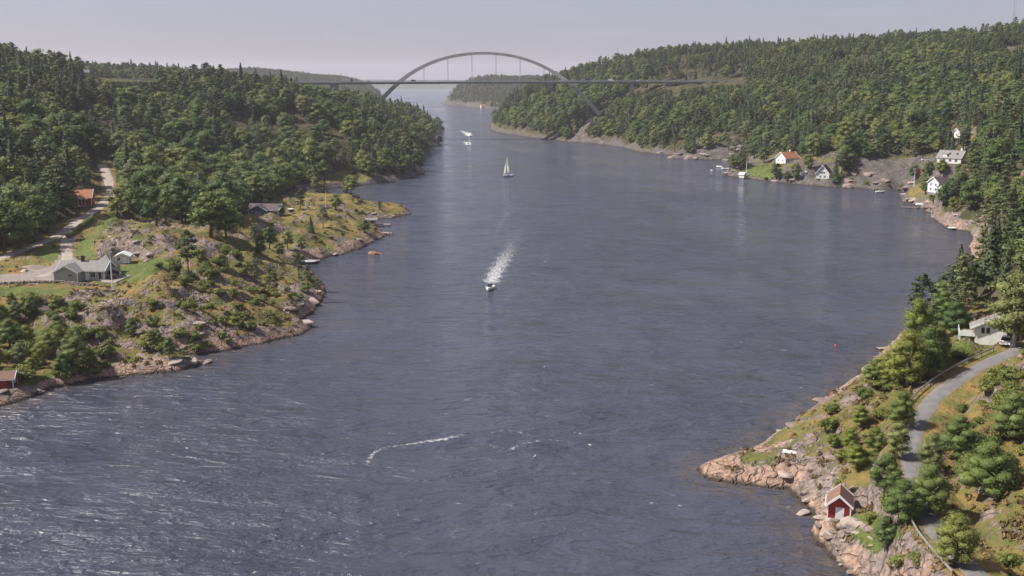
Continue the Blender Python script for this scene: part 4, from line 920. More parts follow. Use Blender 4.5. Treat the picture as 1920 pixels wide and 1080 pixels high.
MB().box(-1.8, -1.0, -6.88, -6.85, 1.81, 1.99).build('pane', M['glass'], wn)
MB().box(-5.75, .55, -6.88, -2.0, -1.6, 0).build('foundation', M['concrete_dk'], ct)
MB().add([(0.2, 2.5, 2.9), (6.4, 2.5, 2.9), (6.4, 8.5, 2.7), (.2, 8.5, 2.7), (3.3, 5.5, 5.5)], [(0, 1, 4), (1, 2, 4), (2, 3, 4), (3, 0, 4), (0, 3, 2, 1)]).build('hipped_roof', M['roof_grey'], ct)
MB().box(.6, 6.0, 3.4, 8.1, 0, 2.75).build('rear_wing', M['grey_wall'], ct)
sv = MB().tube([(-3.9, -1.9, 3.2), (-3.9, -1.9, 4.15)], .09, 8); sv.tube([(-3.9, -1.9, 4.1), (-3.9, -1.9, 4.22)], .15, 8); sv.build('vent_pipe', M['dark'], ct)
# terrace beside the cottage
def timber(name, loc, rz, poly, z, label, rail=None, legs=2.0, cat='terrace', along='x', group=None, board=.3):
    e = empty(name, loc, rz, label, cat, group); xs = [p[0] for p in poly]; ys = [p[1] for p in poly]
    fr = MB().prism([(p[0], p[1]) for p in poly], 'z', z - .2, z - .045); fr.build('frame', M['darkwood'], e)
    n = max(2, int((max(ys) - min(ys)) / board)); bw = (max(ys) - min(ys)) / n
    for i in range(n):                    # boards cut to the outline
        y = min(ys) + bw * (i + .5); cr = []
        for a, b in zip(poly, poly[1:] + poly[:1]):
            if (a[1] > y) != (b[1] > y): cr.append(a[0] + (y - a[1]) / (b[1] - a[1]) * (b[0] - a[0]))
        if len(cr) >= 2: cr.sort(); MB().box(cr[0], cr[-1], y - bw/2 + .012, y + bw/2 - .012, z - .045, z + random.uniform(-.004, .006)).build('plank', M['wood'], e)
    for p in poly: MB().box(p[0]-.08, p[0]+.08, p[1]-.08, p[1]+.08, z - legs, z - .2).build('post', M['darkwood'], e)
    return e
tl = at(190, 527.5, 10.0)
def loc2(p, o): return (p.x - o.x, p.y - o.y)
tp = [at(190, 527.5, 10.0), at(217, 529, 10.0), at(256, 512, 10.0), at(216, 509, 10.0), at(184, 518, 10.0)]
te = timber('terrace', (tl.x, tl.y, 10.0), 0, [loc2(p, tl) for p in tp], .1, 'raised timber terrace with pale fascia beside the grey cottage', legs=3.5)
fa = MB()
for a, b in ((0, 1), (1, 2)):
    p, q = loc2(tp[a], tl), loc2(tp[b], tl); fa.bar((p[0], p[1], .0), (q[0], q[1], .0), .08, .34)
fa.build('fascia', M['trim'], te)
def parasol(loc, label, mat, r=1.6, h=2.5):
    e = empty('parasol', loc, 0, label, 'parasol'); MB().tube([(0, 0, 0), (0, 0, h)], .03, 6).build('pole', M['metal'], e)
    n = 8; v = [(0, 0, h)] + [(r*math.cos(2*math.pi*i/n), r*math.sin(2*math.pi*i/n), h-.75) for i in range(n)] + [(r*math.cos(2*math.pi*i/n), r*math.sin(2*math.pi*i/n), h-.95) for i in range(n)]
    MB().add(v, [(0, 1+i, 1+(i+1)%n) for i in range(n)] + [(1+i, 9+i, 9+(i+1)%n, 1+(i+1)%n) for i in range(n)]).build('canopy', mat, e); MB().box(-.3, .3, -.3, .3, 0, .08).build('base', M['concrete'], e)
parasol(at(212, 520, 10.1), 'dark red parasol open on the cottage terrace', M['redcloth'], 1.7, 2.2)
def table(loc, label):
    e = empty('garden_table', loc, .3, label, 'table'); MB().box(-.9, .9, -.45, .45, .68, .74).build('tabletop', M['wood'], e)
    for x in (-.8, .8):
        for y in (-.38, .38): MB().box(x-.04, x+.04, y-.04, y+.04, 0, .68).build('leg', M['dark'], e)
def chair(loc, rz, label, mat, group=None):
    e = empty('garden_chair', loc, rz, label, 'chair', group); MB().box(-.25, .25, -.25, .25, .42, .47).build('seat', mat, e); MB().box(-.25, .25, .22, .27, .47, .95).build('backrest', mat, e)
    for x in (-.22, .22):
        for y in (-.22, .22): MB().box(x-.025, x+.025, y-.025, y+.025, 0, .42).build('leg', mat, e)
table(at(208, 522, 10.1), 'dark garden table on the cottage terrace')
for i, (px, py, rz) in enumerate(((203, 521, 1.5), (215, 523, -1.6), (206, 525, 3.1))): chair(at(px, py, 10.1), rz, 'dark garden chair around the cottage terrace table', M['dark'], 'terrace chairs')
chair(at(226, 516, 10.1), .4, 'white garden chair near the parasol on the terrace', M['trim'])
def flagpole(loc, h, label, flag=None, base=True):
    e = empty('flagpole', loc, 0, label, 'flagpole'); MB().tube([(0, 0, -.4), (0, 0, h*.6), (0, 0, h)], [h*.012+.03, h*.009+.03, .035], 8).build('pole', M['white'], e)
    MB().tube([(0, 0, h), (0, 0, h + .08), (0, 0, h+.16)], [.05, .1, .03], 8).build('finial', M['trim'], e)
    if base: MB().box(-.45, .45, -.45, .45, -.6, .25).build('base', M['concrete'], e)
    if flag:
        me = MB(); n = 7; sg, wd, ht = flag[:3]
        v = [(sg * (.06 + wd*i/n), .12*math.sin(i*1.3), h - .2 - ht*j - .25*wd*(i/n)**1.5) for i in range(n+1) for j in (0, 1)]
        me.add(v, [(2*i, 2*i+1, 2*i+3, 2*i+2) for i in range(n)]); fo = me.build('flag', M[flag[3]], e); sm = fo.modifiers.new('thick', 'SOLIDIFY'); sm.thickness = .02
        if len(flag) > 4:
            st = MB(); st.add([(p[0], p[1]-.03, p[2]) for p in v[4:8]], [(0, 1, 3, 2)]); so_ = st.build('stripe', M[flag[4]], fo); so_.modifiers.new('thick', 'SOLIDIFY').thickness = .02
    return e
flagpole(hit(211, 545), 10.5, 'tall white flagpole on a round stone base below the cottage terrace', None)
gable('garden_shed', SHED, R(8) + math.pi/2, 4.0, 3.6, 2.1, 2.9, 'white_wall', 'roof_pale', 'small pale shed with white roof on the lawn behind the cottage', 'shed', opens=[('left', -.9, 1.3, .8, .9)], doors=[('left', .7, .05, .9, 1.9, 'white')], over=.5)
# red house with clay-tile roof and white veranda by the road
rh = gable('red_house', REDHOUSE, R(12), 12.0, 7.0, 3.0, 5.6, 'red_wall', 'roof_red', 'red wooden house with orange tile roof and white veranda beside the road', opens=[('front', -3, 1.5, .9, 1.2), ('right', 0, 1.5, 1, 1.2), ('left', 0, 1.5, 1, 1.2)], chim=(1.5, .3, .7, 6.4))
Vx = Matrix.Translation((2.4, -4.6, 0)) @ Matrix.Rotation(math.pi/2, 4, 'Z'); rf = MB(); roofpair(rf, 3.0, 4.0, 2.7, 4.1, .4, Vx, x1=3.8); rf.build('veranda_roof', M['roof_red'], rh)
for x in (.6, 1.8, 3.0, 4.2): MB().box(x-.09, x+.09, -6.0, -5.82, 0, 2.7).build('veranda_post', M['trim'], rh)
vg = MB().prism([(-2.0, 2.7), (2.0, 2.7), (0, 4.05)], 'x', -1.55, -1.4); vg.v = [tuple(Vx @ Vector(p)) for p in vg.v]; vg.build('veranda_gable', M['trim'], rh); MB().box(.4, 4.4, -6.1, -3.52, -.8, .05).build('veranda_floor', M['wood'], rh)
gable('outhouse', hit(228, 362), R(20), 5, 4, 2.3, 3.8, 'red_wall', 'roof_red', 'small red outhouse with brick chimney half hidden by roadside trees', 'outhouse', chim=(.3, .2, .6, 4.9), opens=[('front', 0, 1.3, .8, .9)])
# blue-grey house on the peninsula
bh = gable('blue_house', BLUEHOUSE, R(-8), 12.5, 7.2, 2.7, 4.7, 'blue_wall', 'roof_dark', 'blue-grey wooden house with brown roof and white bargeboards on the peninsula', opens=[('front', 3.5, 1.5, 1.2, 1.2), ('front', 5.2, 1.5, 1.0, 1.2)], chim=(-.2, .4, .9, 6.0), chimmat='dark')
Wb = Matrix.Translation((-1.6, -3.8, 0)) @ Matrix.Rotation(math.pi/2, 4, 'Z'); wg = MB().prism([(-3.7, 0), (3.7, 0), (3.7, 2.7), (0, 4.7), (-3.7, 2.7)], 'x', -1.7, 2.4); wg.v = [tuple(Wb @ Vector(p)) for p in wg.v]; wg.build('front_wing', M['blue_wall'], bh)
rf = MB(); roofpair(rf, 3.4, 7.4, 2.7, 4.7, .45, Wb, x0=-2.1, x1=3.7); rf.build('wing_roof', M['roof_dark'], bh)
for s in (-1, 1): tb = MB().prism([(0, 4.6), (s*4.2, 2.3), (s*4.2, 2.65), (0, 4.95)], 'x', -2.2, -2.11); tb.v = [tuple(Wb @ Vector(p)) for p in tb.v]; tb.build('bargeboard', M['trim'], bh)
for x in (-3.9, .7):
    o = MB().box(x-.45, x+.45, -5.56, -5.48, .9, 2.2).build('window', M['trim'], bh); MB().box(x-.33, x+.33, -5.6, -5.55, 1.05, 2.05).build('pane', M['glass'], o)
MB().box(-2.9, -.3, -5.54, -5.49, .1, 2.35).build('garage_door', M['steel_grey'], bh); MB().box(-5.4, 2.2, -5.55, -2.5, -2.5, 0).build('foundation', M['concrete_dk'], bh)
# garden things on the peninsula
tb_ = hit(545, 396); e = empty('garden_tub', tb_, 0, 'white-lidded dark round garden tub beside the blue house', 'tub'); MB().tube([(0, 0, -.4), (0, 0, .9)], 1.15, 16).build('tub', M['darkwood'], e); MB().tube([(0, 0, .9), (0, 0, 1.02)], 1.25, 16).build('lid', M['white'], e)
sw = hit(578, 390); e = empty('garden_swing', sw, .5, 'white A-frame garden swing on the rocks beyond the blue house', 'swing')
for x in (-1, 1):
    for y in (-.7, .7): MB().bar((x, y, -.2), (x*.9, 0, 2.0), .09, .09).build('leg', M['white'], e)
MB().bar((-1, 0, 2.0), (1, 0, 2.0), .1, .1).build('crossbar', M['white'], e); MB().box(-.6, .6, -.25, .25, .5, .58).build('seat', M['white'], e)
for x in (-.55, .55): MB().bar((x, 0, .55), (x, 0, 2.0), .03, .03).build('rope', M['dark'], e)
flagpole(hit(611, 389), 7.5, 'white flagpole on the bare rock of the peninsula')
# low stone wall below the yard, course by course
wl = empty('stone_wall', at(60, 538, 9.4), 0, 'low grey stone retaining wall between gravel yard and lawn strip', 'wall'); rr = random.Random(4)
smesh = []
for k in range(5):
    q = MB(); iv, fi = ico(); rk = np.random.default_rng(k); vv = iv * np.array((.5, .38, .3)) * rk.uniform(.8, 1.15, (12, 1)); q.add(vv.tolist(), fi.tolist()); me = bpy.data.meshes.new('stone'); me.from_pydata(q.v, [], q.f); me.materials.append(M['stone']); smesh.append(me)
wp = [at(-70, 534, 9.5), at(0, 534, 9.5), at(60, 533, 9.5), at(112, 533, 9.5), at(150, 538, 9.4), at(186, 540, 9.3)]
for a, b in zip(wp[:-1], wp[1:]):
    n = int((b - a).length / .8)
    for i in range(n):
        p = a.lerp(b, i / n)
        for row in (0, 1): 
            o = bpy.data.objects.new('stone', rr.choice(smesh)); C.objects.link(o); o.parent = wl; o.location = (p.x - wl.location.x + rr.uniform(-.1, .1) + .35 * row, p.y - wl.location.y + rr.uniform(-.1, .1), max(gnd(p.x, p.y), 8.5) - wl.location.z + .12 + .42 * row); o.rotation_euler = (rr.uniform(-.3, .3), rr.uniform(-.3, .3), rr.uniform(0, 6)); o.scale = (rr.uniform(.8, 1.2),) * 3
# right bank houses
gable('white_villa', VILLA, R(28), 11.5, 9, 5.8, 9.4, 'white_wall', 'roof_red', 'tall white two-storey house with red tile roof above the terraced lawn', opens=[(f, u, z, .95, 1.3) for f, us in (('front', (-3.2, 0, 3.2)), ('right', (-2, 2)), ('left', (-2, 2))) for u in us for z in (1.6, 4.1)] + [('right', 0, 6.3, .8, .9)], chim=(2.2, .3, .8, 10.6), over=.5, chimmat='white')
gable('annex', VILLA + Vector((9.5, 4, .3)), R(20), 6, 4, 2.2, 3.6, 'white_wall', 'roof_red', 'low red-roofed annex behind the tall white house', 'annex', opens=[('front', 0, 1.2, .9, .9)])
gable('gabled_boathouse', GABLEHOUSE, R(62), 8.6, 7.4, 3.4, 7.8, 'white_wall', 'roof_dark', 'white steep-gabled house with dark roof near the waterline', opens=[('left', 0, 3.5, 2.6, .9, 3), ('left', -1.3, 1.3, 1, 1.2), ('left', 1.3, 1.3, 1, 1.2), ('front', 0, 1.5, 1, 1.2)], base=2.5, over=.6, trim='redflag' if False else 'trim')
gable('storage_hut', hit(1505, 329), R(10), 3.4, 2.6, 2.0, 2.5, 'white_wall', 'roof_pale', 'tiny white flat-looking hut between the white houses', 'hut', doors=[('front', 0, 0, .9, 1.8, 'steel_grey')], over=.2)
gable('white_boathouse', at(1392, 333, .7), R(-40), 3.4, 2.8, 2.1, 3.2, 'white_wall', 'roof_pale', 'small white boathouse at the root of the stone jetty', 'boathouse', doors=[('left', 0, 0, 1.4, 1.9, 'dark')], over=.25)
gr = gable('grey_roofed_house', GREYROOF + Vector((0, 2, 0)), R(-44), 12, 8, 3.0, 6.2, 'ochre_wall', 'roof_grey', 'house with broad grey roof, white front and ochre gable up the slope', opens=[('right', 0, 1.5, 1.2, 1.2), ('right', 0, 4.2, .9, 1)], chim=(4.3, .5, .8, 7.4), chimmat='white')
MB().box(-5.9, 5.9, -4.12, -4.0, 0, 2.95).build('white_front', M['white_wall'], gr)
for u in (-2.5, .5, 3.5): window(gr, 'front', u, 1.6, 1.3, 1.3, 12, 8.3)
dm = MB().box(-3.4, -1.2, -4.0, -1.6, 2.9, 4.6); dm.build('dormer', M['white_wall'], gr); MB().box(-3.6, -1.0, -4.2, -1.2, 4.6, 4.75).build('dormer_roof', M['roof_grey'], gr)
for u in (-.5, 3.2):
    sk = MB(); sl = 3.2/4; sk.prism([(-2.6, 3.0+1.4*sl+.22), (-1.6, 3.0+2.4*sl+.22), (-1.6, 3.0+2.4*sl+.3), (-2.6, 3.0+1.4*sl+.3)], 'x', u-.5, u+.5); sk.build('skylight', M['glass'], gr)
dk = gable('dark_roofed_house', DARKROOF, R(24), 9, 6.5, 4.6, 7.0, 'white_wall', 'roof_dark', 'white house with dark roof and side wing among waterside trees', opens=[(f, u, z, .9, 1.2) for f, us in (('front', (-2.8, .2, 2.8)), ('left', (-1.5, 1.5))) for u in us for z in (1.5, 3.6)], chim=(1, .2, .8, 8))
Wd = Matrix.Translation((-2.2, -5.0, 0)); wg = MB().prism([(-2.0, 0), (2.0, 0), (2.0, 2.8), (0, 4.2), (-2.0, 2.8)], 'x', -2.6, 2.6); wg.v = [tuple(Wd @ Vector(p)) for p in wg.v]; wg.build('side_wing', M['white_wall'], dk); rf = MB(); roofpair(rf, 5.2, 4, 2.8, 4.2, .4, Wd); rf.build('wing_roof', M['roof_dark'], dk)
gable('hillside_house', SMALLWHITE, R(15), 6.5, 5.5, 3, 5, 'white_wall', 'roof_dark', 'small white house peeping out of the woods above the bay', opens=[('left', 0, 1.6, 1.2, 1.2), ('front', 0, 1.6, 1.2, 1.2)])
# balcony cabin
cz = CABIN + Vector((1.5, 1.5, 0)); cbn = empty('balcony_cabin', cz, R(-20), 'white cabin with raised balcony and pale roof above the narrow road', 'cabin')
MB().prism([(-2.7, 0), (2.7, 0), (2.7, 4.7), (1.6, 5.6), (-2.7, 3.5)], 'y', -2.6, .6).build('wall', M['white'], cbn)
MB().prism([(-3.7, 3.04), (1.6, 5.63), (3.3, 4.24), (3.3, 4.42), (1.6, 5.83), (-3.7, 3.22)], 'y', -3.1, .9).build('roof', M['roof_grey'], cbn)
MB().prism([(-3.72, 2.9), (1.6, 5.5), (3.32, 4.1), (3.32, 4.45), (1.6, 5.86), (-3.72, 3.26)], 'y', -3.2, -3.11).build('bargeboard', M['trim'], cbn)
MB().box(-2.75, 2.75, -2.65, 2.65, -2.0, .02).build('foundation', M['concrete_dk'], cbn)
for x in (-1.4, -.5):
    o = MB().box(x-.4, x+.4, -2.67, -2.59, 2.1, 3.4).build('window', M['trim'], cbn); MB().box(x-.3, x+.3, -2.7, -2.66, 2.2, 3.3).build('pane', M['glass'], cbn if False else o)
MB().box(-5.4, -2.7, -2.6, 2.6, 1.4, 1.6).build('balcony_floor', M['wood'], cbn)
bl = MB(); bl.box(-5.45, -2.7, -2.66, -2.58, 1.42, 2.45); bl.box(-5.48, -5.4, -2.66, 2.6, 1.42, 2.45); bl.build('balcony_rail', M['white'], cbn)
MB().box(-4.9, -2.75, -2.3, 2.3, -1.6, 1.4).build('balcony_base', M['darkwood'], cbn)
for y in (-2.4, 2.4): MB().box(-5.35, -5.2, y-.08, y+.08, -1.8, 1.4).build('balcony_post', M['trim'], cbn)
MB().box(2.0, 2.6, -.6, 0, 4.6, 6.3).build('chimney', M['white'], cbn)
# red boathouse on the near point
bo = gable('red_boathouse', BOATHOUSE, R(90 - 18), 3.9, 3.0, 2.25, 3.55, 'red_wall', 'roof_old', 'red boathouse with white door and old brown tile roof on the granite point', 'boathouse', doors=[('left', .1, .05, 1.15, 1.85, 'white')], over=.32, base=1.4)
# its cladding: cover strips between the boards
for k in range(-6, 7):
    x = k * .23
    if abs(x) < .66 + .1 and -.6 < x - .0 < .8: continue
    MB().box(-1.975, -1.945, x-.03, x+.03, .04, 2.2 + (1.5 - abs(x)) * .8).build('cover_strip', M['red_wall'], bo)
for k in range(-8, 9): MB().box(k*.23-.03, k*.23+.03, 1.495, 1.525, .04, 2.2).build('cover_strip', M['red_wall'], bo)
gable('red_shed', REDSHED, R(10), 4.2, 3.2, 2.0, 3.0, 'red_old', 'roof_old', 'dull red shed with pale ridge roof at the foot of the leafy bluff', 'shed', doors=[('front', .3, 0, 1.2, 1.8, 'red_wall')], opens=[('right', 0, 1.2, .8, .8)])

# ------------------------------------------------------------------ jetties
def pier(px, py, rz, L, Wd, z, label, posts=True, name='jetty', mat='wood'):
    p = at(px, py, 0); e = empty(name, (p.x, p.y, 0), rz, label, 'jetty'); n = max(3, int(L / .45))
    for i in range(n): MB().box(-L/2 + L*i/n + .01, -L/2 + L*(i+1)/n - .01, -Wd/2, Wd/2, z-.06, z + random.uniform(-.01, .01)).build('plank', M[mat], e)
    for y in (-Wd/2+.15, Wd/2-.15): MB().box(-L/2, L/2, y-.08, y+.08, z-.28, z-.06).build('beam', M['darkwood'], e)
    for i in range(max(2, int(L/3)+1)):
        x = -L/2 + .2 + (L-.4) * i / max(1, int(L/3))
        for y in (-Wd/2+.1, Wd/2-.1): MB().tube([(x, y, -2.2), (x, y, z + (.9 if posts and i % 2 == 0 else -.06))], .1, 6).build('pile', M['darkwood'], e)
    return e
pier(578, 492, R(4), 8, 2.0, .75, 'short grey jetty in the cove below the bluff shrubs', False)
pier(712, 424, R(-3), 9, 3.0, .9, 'long boarded jetty on the peninsula between the rocks')
pier(722, 440, R(-35), 7, 2.4, .9, 'jetty with upright mooring posts at the peninsula point')
pier(700, 408, R(6), 9, 2.2, .8, 'low jetty beside the moored boat behind the peninsula', False)
pier(1367, 330, R(4), 9, 2.2, .7, 'stone-grey jetty below the terraced lawn')
pier(1706, 391, R(-10), 8, 1.8, .7, 'narrow pale jetty below the dark-roofed house', False)
pier(1797, 431, R(-6), 8.5, 2.6, .9, 'white-painted jetty under the overhanging pines', False, mat='white')
pier(1662, 658, R(12), 4.5, 1.6, .8, 'small pale landing stage below the leafy bushes', False)
bh2 = at(702, 421, 1.0); gable('jetty_hut', bh2 + Vector((-1.5, 1.5, 0)), R(5), 4.5, 3, 1.9, 2.5, 'grey_wall', 'roof_grey', 'low grey boat hut standing at the head of the peninsula jetty', 'hut', doors=[('front', .6, 0, 1, 1.7, 'darkwood')], over=.2, base=1.4)

# ------------------------------------------------------------------ boats
def hull_mesh(Lh, Wh, hh, mat, e, name='hull', deck=True):
    mb = MB(); n = 12; rows = []
    for i in range(n + 1):
        t = i / n; x = -Lh/2 + Lh * t; wd = Wh/2 * (1 - max(0, (t - .45) / .55) ** 2.2) * (.9 + .1 * min(1, t * 4)); zb = -.25 * hh + .5 * hh * max(0, (t - .6) / .4) ** 2; zt = hh * (.75 + .35 * t * t)
        rows.append([(x, -wd, zt), (x, -wd*.82, zt*.35), (x, 0, zb - .15*hh), (x, wd*.82, zt*.35), (x, wd, zt)])
    for r in rows: mb.v += r
    for i in range(n):
        for j in range(4): a = i*5 + j; mb.f.append((a, a+1, a+6, a+5)); mb.m.append(0)
        if deck and i >= 6: a = i*5; mb.f.append((a, a+5, a+9, a+4)); mb.m.append(0)
    mb.f.append((0, 1, 2, 3, 4)); mb.m.append(0)
    # floor
    for i in range(6): a = i*5; mb.f.append((a+1, a+6, a+8, a+3)); mb.m.append(0)
    o = mb.build(name, mat, e, True); o.modifiers.new('thick', 'SOLIDIFY').thickness = .05; return o
def motorboat(p, rz, Lh, label, cab=True, mat='hull', motor=True, cat='motorboat', group=None, cover=False):
    e = empty('motorboat', p, rz, label, cat, group); Wh = Lh * .36; hh = Lh * .16; hull_mesh(Lh, Wh, hh, M[mat], e)
    if cover: 
        MB().add([(-Lh*.48, -Wh*.42, hh*.8), (-Lh*.48, Wh*.42, hh*.8), (Lh*.3, Wh*.42, hh*.95), (Lh*.3, -Wh*.42, hh*.95), (-Lh*.4, 0, hh*1.35), (Lh*.25, 0, hh*1.45), (Lh*.46, 0, hh*1.05)], [(0, 3, 5, 4), (1, 4, 5, 2), (0, 4, 1), (3, 6, 5), (2, 5, 6)]).build('cover', M['steel_grey'], e); return e
    if cab:
        MB().add([(-Lh*.02, -Wh*.3, hh*.7), (-Lh*.02, Wh*.3, hh*.7), (Lh*.2, Wh*.26, hh*.9), (Lh*.2, -Wh*.26, hh*.9), (-Lh*.02, -Wh*.26, hh*1.75), (-Lh*.02, Wh*.26, hh*1.75), (Lh*.1, Wh*.22, hh*1.75), (Lh*.1, -Wh*.22, hh*1.75)], [(0,1,5,4), (1,2,6,5), (2,3,7,6), (3,0,4,7), (4,5,6,7)]).build('windscreen', M['glass'], e)
    MB().box(-Lh*.12, -Lh*.02, -Wh*.14, Wh*.14, hh*.2, hh*1.15).build('console', M['white'], e)
    MB().box(-Lh*.36, -Lh*.26, -Wh*.34, Wh*.34, hh*.2, hh*.62).build('seat', M['steel_grey'], e)
    if motor: MB().box(-Lh*.56, -Lh*.49, -Wh*.1, Wh*.1, -hh*.4, hh*1.2).build('outboard_motor', M['dark'], e)
    return e
b1 = at(918, 543, .0); motorboat(b1, R(-98), 6.4, 'white open motorboat speeding ahead of a churned wake')
b2 = at(878, 272, 0); motorboat(b2, R(-86), 6.0, 'small pale motorboat following the cabin cruiser')
def cruiser(p, rz, Lh, label):
    e = empty('cabin_cruiser', p, rz, label, 'cruiser'); Wh = Lh*.32; hh = Lh*.15; hull_mesh(Lh, Wh, hh, M['hull'], e)
    MB().prism([(-Lh*.2, hh*.6), (Lh*.26, hh*.9), (Lh*.16, hh*1.7), (-Lh*.16, hh*1.75)], 'y', -Wh*.36, Wh*.36).build('cabin', M['hull'], e)
    MB().prism([(-Lh*.12, hh*1.2), (Lh*.2, hh*1.25), (Lh*.165, hh*1.55), (-Lh*.12, hh*1.6)], 'y', -Wh*.37, Wh*.37).build('cabin_window', M['glass'], e)
    MB().prism([(-Lh*.18, hh*1.75), (Lh*.02, hh*1.75), (-.02*Lh, hh*2.3), (-Lh*.16, hh*2.2)], 'y', -Wh*.28, Wh*.28).build('flybridge', M['hull'], e); MB().tube([(-Lh*.1, 0, hh*2.2), (-Lh*.12, 0, hh*3.2)], .05, 5).build('mast', M['metal'], e)
cruiser(at(881, 256, 0), R(-88), 11.5, 'white cabin cruiser leading a broad white wake under the bridge')
def sailboat(p, rz, label):
    e = empty('sailboat', p, rz, label, 'sailboat'); hull_mesh(9.5, 3.0, 1.2, M['hull'], e)
    MB().prism([(-1.5, .9), (2.0, 1.0), (1.4, 1.65), (-1.4, 1.6)], 'y', -.8, .8).build('cabin', M['white'], e)
    MB().tube([(.8, 0, .8), (.8, 0, 13)], [.09, .05], 6).build('mast', M['metal'], e); MB().tube([(.8, 0, 2.1), (-3.4, -1.1, 2.1)], .07, 6).build('boom', M['metal'], e)
    def sail(name, a, b, c, belly):
        mb = MB(); n = 8
        for i in range(n+1):
            for j in range(n+1-i):
                u, v = i/n, j/n; q = Vector(a)*(1-u-v) + Vector(b)*u + Vector(c)*v; q += Vector((0, -belly, 0)) * (27*u*v*(1-u-v)) ; mb.v.append(tuple(q))
        def ix(i, j): return sum(n+1-k for k in range(i)) + j
        for i in range(n):
            for j in range(n-i):
                mb.f.append((ix(i, j), ix(i+1, j), ix(i, j+1))); mb.m.append(0)
                if j < n-i-1: mb.f.append((ix(i+1, j), ix(i+1, j+1), ix(i, j+1))); mb.m.append(0)
        o = mb.build(name, M['sail'], e, True); o.modifiers.new('thick', 'SOLIDIFY').thickness = .02
    sail('mainsail', (.7, 0, 2.2), (-3.3, -1.1, 2.25), (.75, 0, 12.7), .5); sail('jib', (4.6, 0, 1.3), (.5, -1.5, 1.9), (1.0, 0, 11.2), .5)
    MB().box(-4.6, -4.5, -.25, .25, -.5, 1.2).build('rudder', M['white'], e); MB().tube([(-2.6, 0, 1.0), (-2.6, 0, 1.7)], .05, 6).build('tiller_post', M['dark'], e)
sailboat(at(952, 331, 0), R(-128), 'sailing boat with cream mainsail and jib in mid channel')
motorboat(at(1360, 317, 0), R(170), 5.5, 'white moored motorboat off the terraced lawn', True, cat='boat'); motorboat(at(1349, 313, 0), R(150), 4.6, 'white and red moored dinghy beside the moored motorboat', False, cat='dinghy'); motorboat(at(1334, 320, 0), R(100), 3.2, 'tiny pale rowing boat moored apart from the others', False, 'hull', False, 'rowing boat')
motorboat(at(1650, 361, .1), R(10), 6, 'white boat lying beside the dark rock cliff', False, cat='boat'); motorboat(at(686, 410, 0), R(8), 6, 'white boat moored at the low jetty behind the peninsula', True, cat='boat')
motorboat(at(580, 495, 0), R(3), 6.2, 'dark-hulled boat under a grey cover in the cove', False, 'hull_dk', False, 'boat', cover=True)
def upturned(p, rz, Lh, label):
    e = empty('rowing_boat', p, rz, label, 'rowing boat');
    o = hull_mesh(Lh, Lh*.38, Lh*.16, M['hull'], e, deck=False); o.rotation_euler = (math.pi, 0, 0); o.location = (0, 0, Lh*.15); MB().box(-Lh*.45, Lh*.4, -.03, .03, Lh*.17, Lh*.2).build('keel', M['white'], e)
upturned(hit(1482, 850), R(-30), 2.3, 'small white boat upturned on the bare granite point'); upturned(hit(1727, 385), R(-5), 5, 'white boat hauled up on the rocks under the flagpole')
# gulls and buoy
def gull(px, py, rz):
    e = empty('gull', at(px, py, .05), rz, 'white gull resting on the open water', 'gull', 'gulls on the water')
    mb = MB(); mb.tube([(-.3, 0, .16), (-.18, 0, .1), (0, 0, .1), (.14, 0, .14), (.2, 0, .24), (.27, 0, .28), (.36, 0, .26)], [.02, .08, .12, .1, .06, .06, .01], 8); mb.build('body', M['white'], e, True)
    wg = MB(); 
    for s in (-1, 1): wg.add([(.1, s*.1, .2), (-.12, s*.13, .2), (-.42, s*.03, .18), (-.1, s*.05, .25)], [(0, 1, 2, 3)])
    wo = wg.build('wing', M['metal'], e); wo.modifiers.new('thick', 'SOLIDIFY').thickness = .02
for px, py, rz in ((1020, 689, .4), (1107, 836, 2.8), (1003, 857, 1.2)): gull(px, py, rz)
by = empty('mooring_buoy', at(1567, 649, 0), 0, 'small red mooring buoy off the landing stage', 'buoy'); MB().tube([(0, 0, -.4), (0, 0, -.2), (0, 0, .1), (0, 0, .38), (0, 0, .5)], [.06, .2, .25, .18, .03], 10).build('float', M['orangebuoy'], by, True); MB().tube([(0, 0, .45), (0, 0, 1.0)], .04, 5).build('staff', M['dark'], by)

# ------------------------------------------------------------------ poles, mast, cars, guard rail
flagpole(at(1399, 330, 1.2), 12, 'white flagpole with pennant beside the terraced lawn', (1, 1.6, .35, 'redflag', 'trim')); flagpole(at(1713, 362, 3), 13, 'white flagpole flying a red flag by the dark-roofed house', (1, 3.0, 1.9, 'redflag', 'blueflag'))
gz = at(1713, 363, 3); e = empty('garden_shelter', gz + Vector((0, -1.2, 0)), 0, 'small white domed shelter at the foot of the red flagpole', 'shelter'); MB().tube([(0, 0, -1.5), (0, 0, 1.2), (0, 0, 2.0), (0, 0, 2.5)], [1.1, 1.1, .8, .1], 10).build('shell', M['white'], e, False); MB().box(-.4, .4, -1.12, -1.0, 0, 1.4).build('opening', M['glass'], e)
def utility(p, h, label, arm=True):
    e = empty('utility_pole', p, .2, label, 'pole'); MB().tube([(0, 0, -1), (0, 0, h)], [.17, .11], 7).build('pole', M['wood'], e)
    if arm:
        a = MB().box(-.9, .9, -.06, .06, h-.7, h-.55).build('crossarm', M['darkwood'], e)
        for x in (-.8, 0, .8): MB().tube([(x, 0, h-.55), (x, 0, h-.3)], .06, 6).build('insulator', M['white'], e)
utility(hit(1709, 311), 9, 'pale wooden utility pole on the rock above the bay'); utility(hit(1757, 572), 6.5, 'dark thin pole with crossarm above the pines by the cabin')
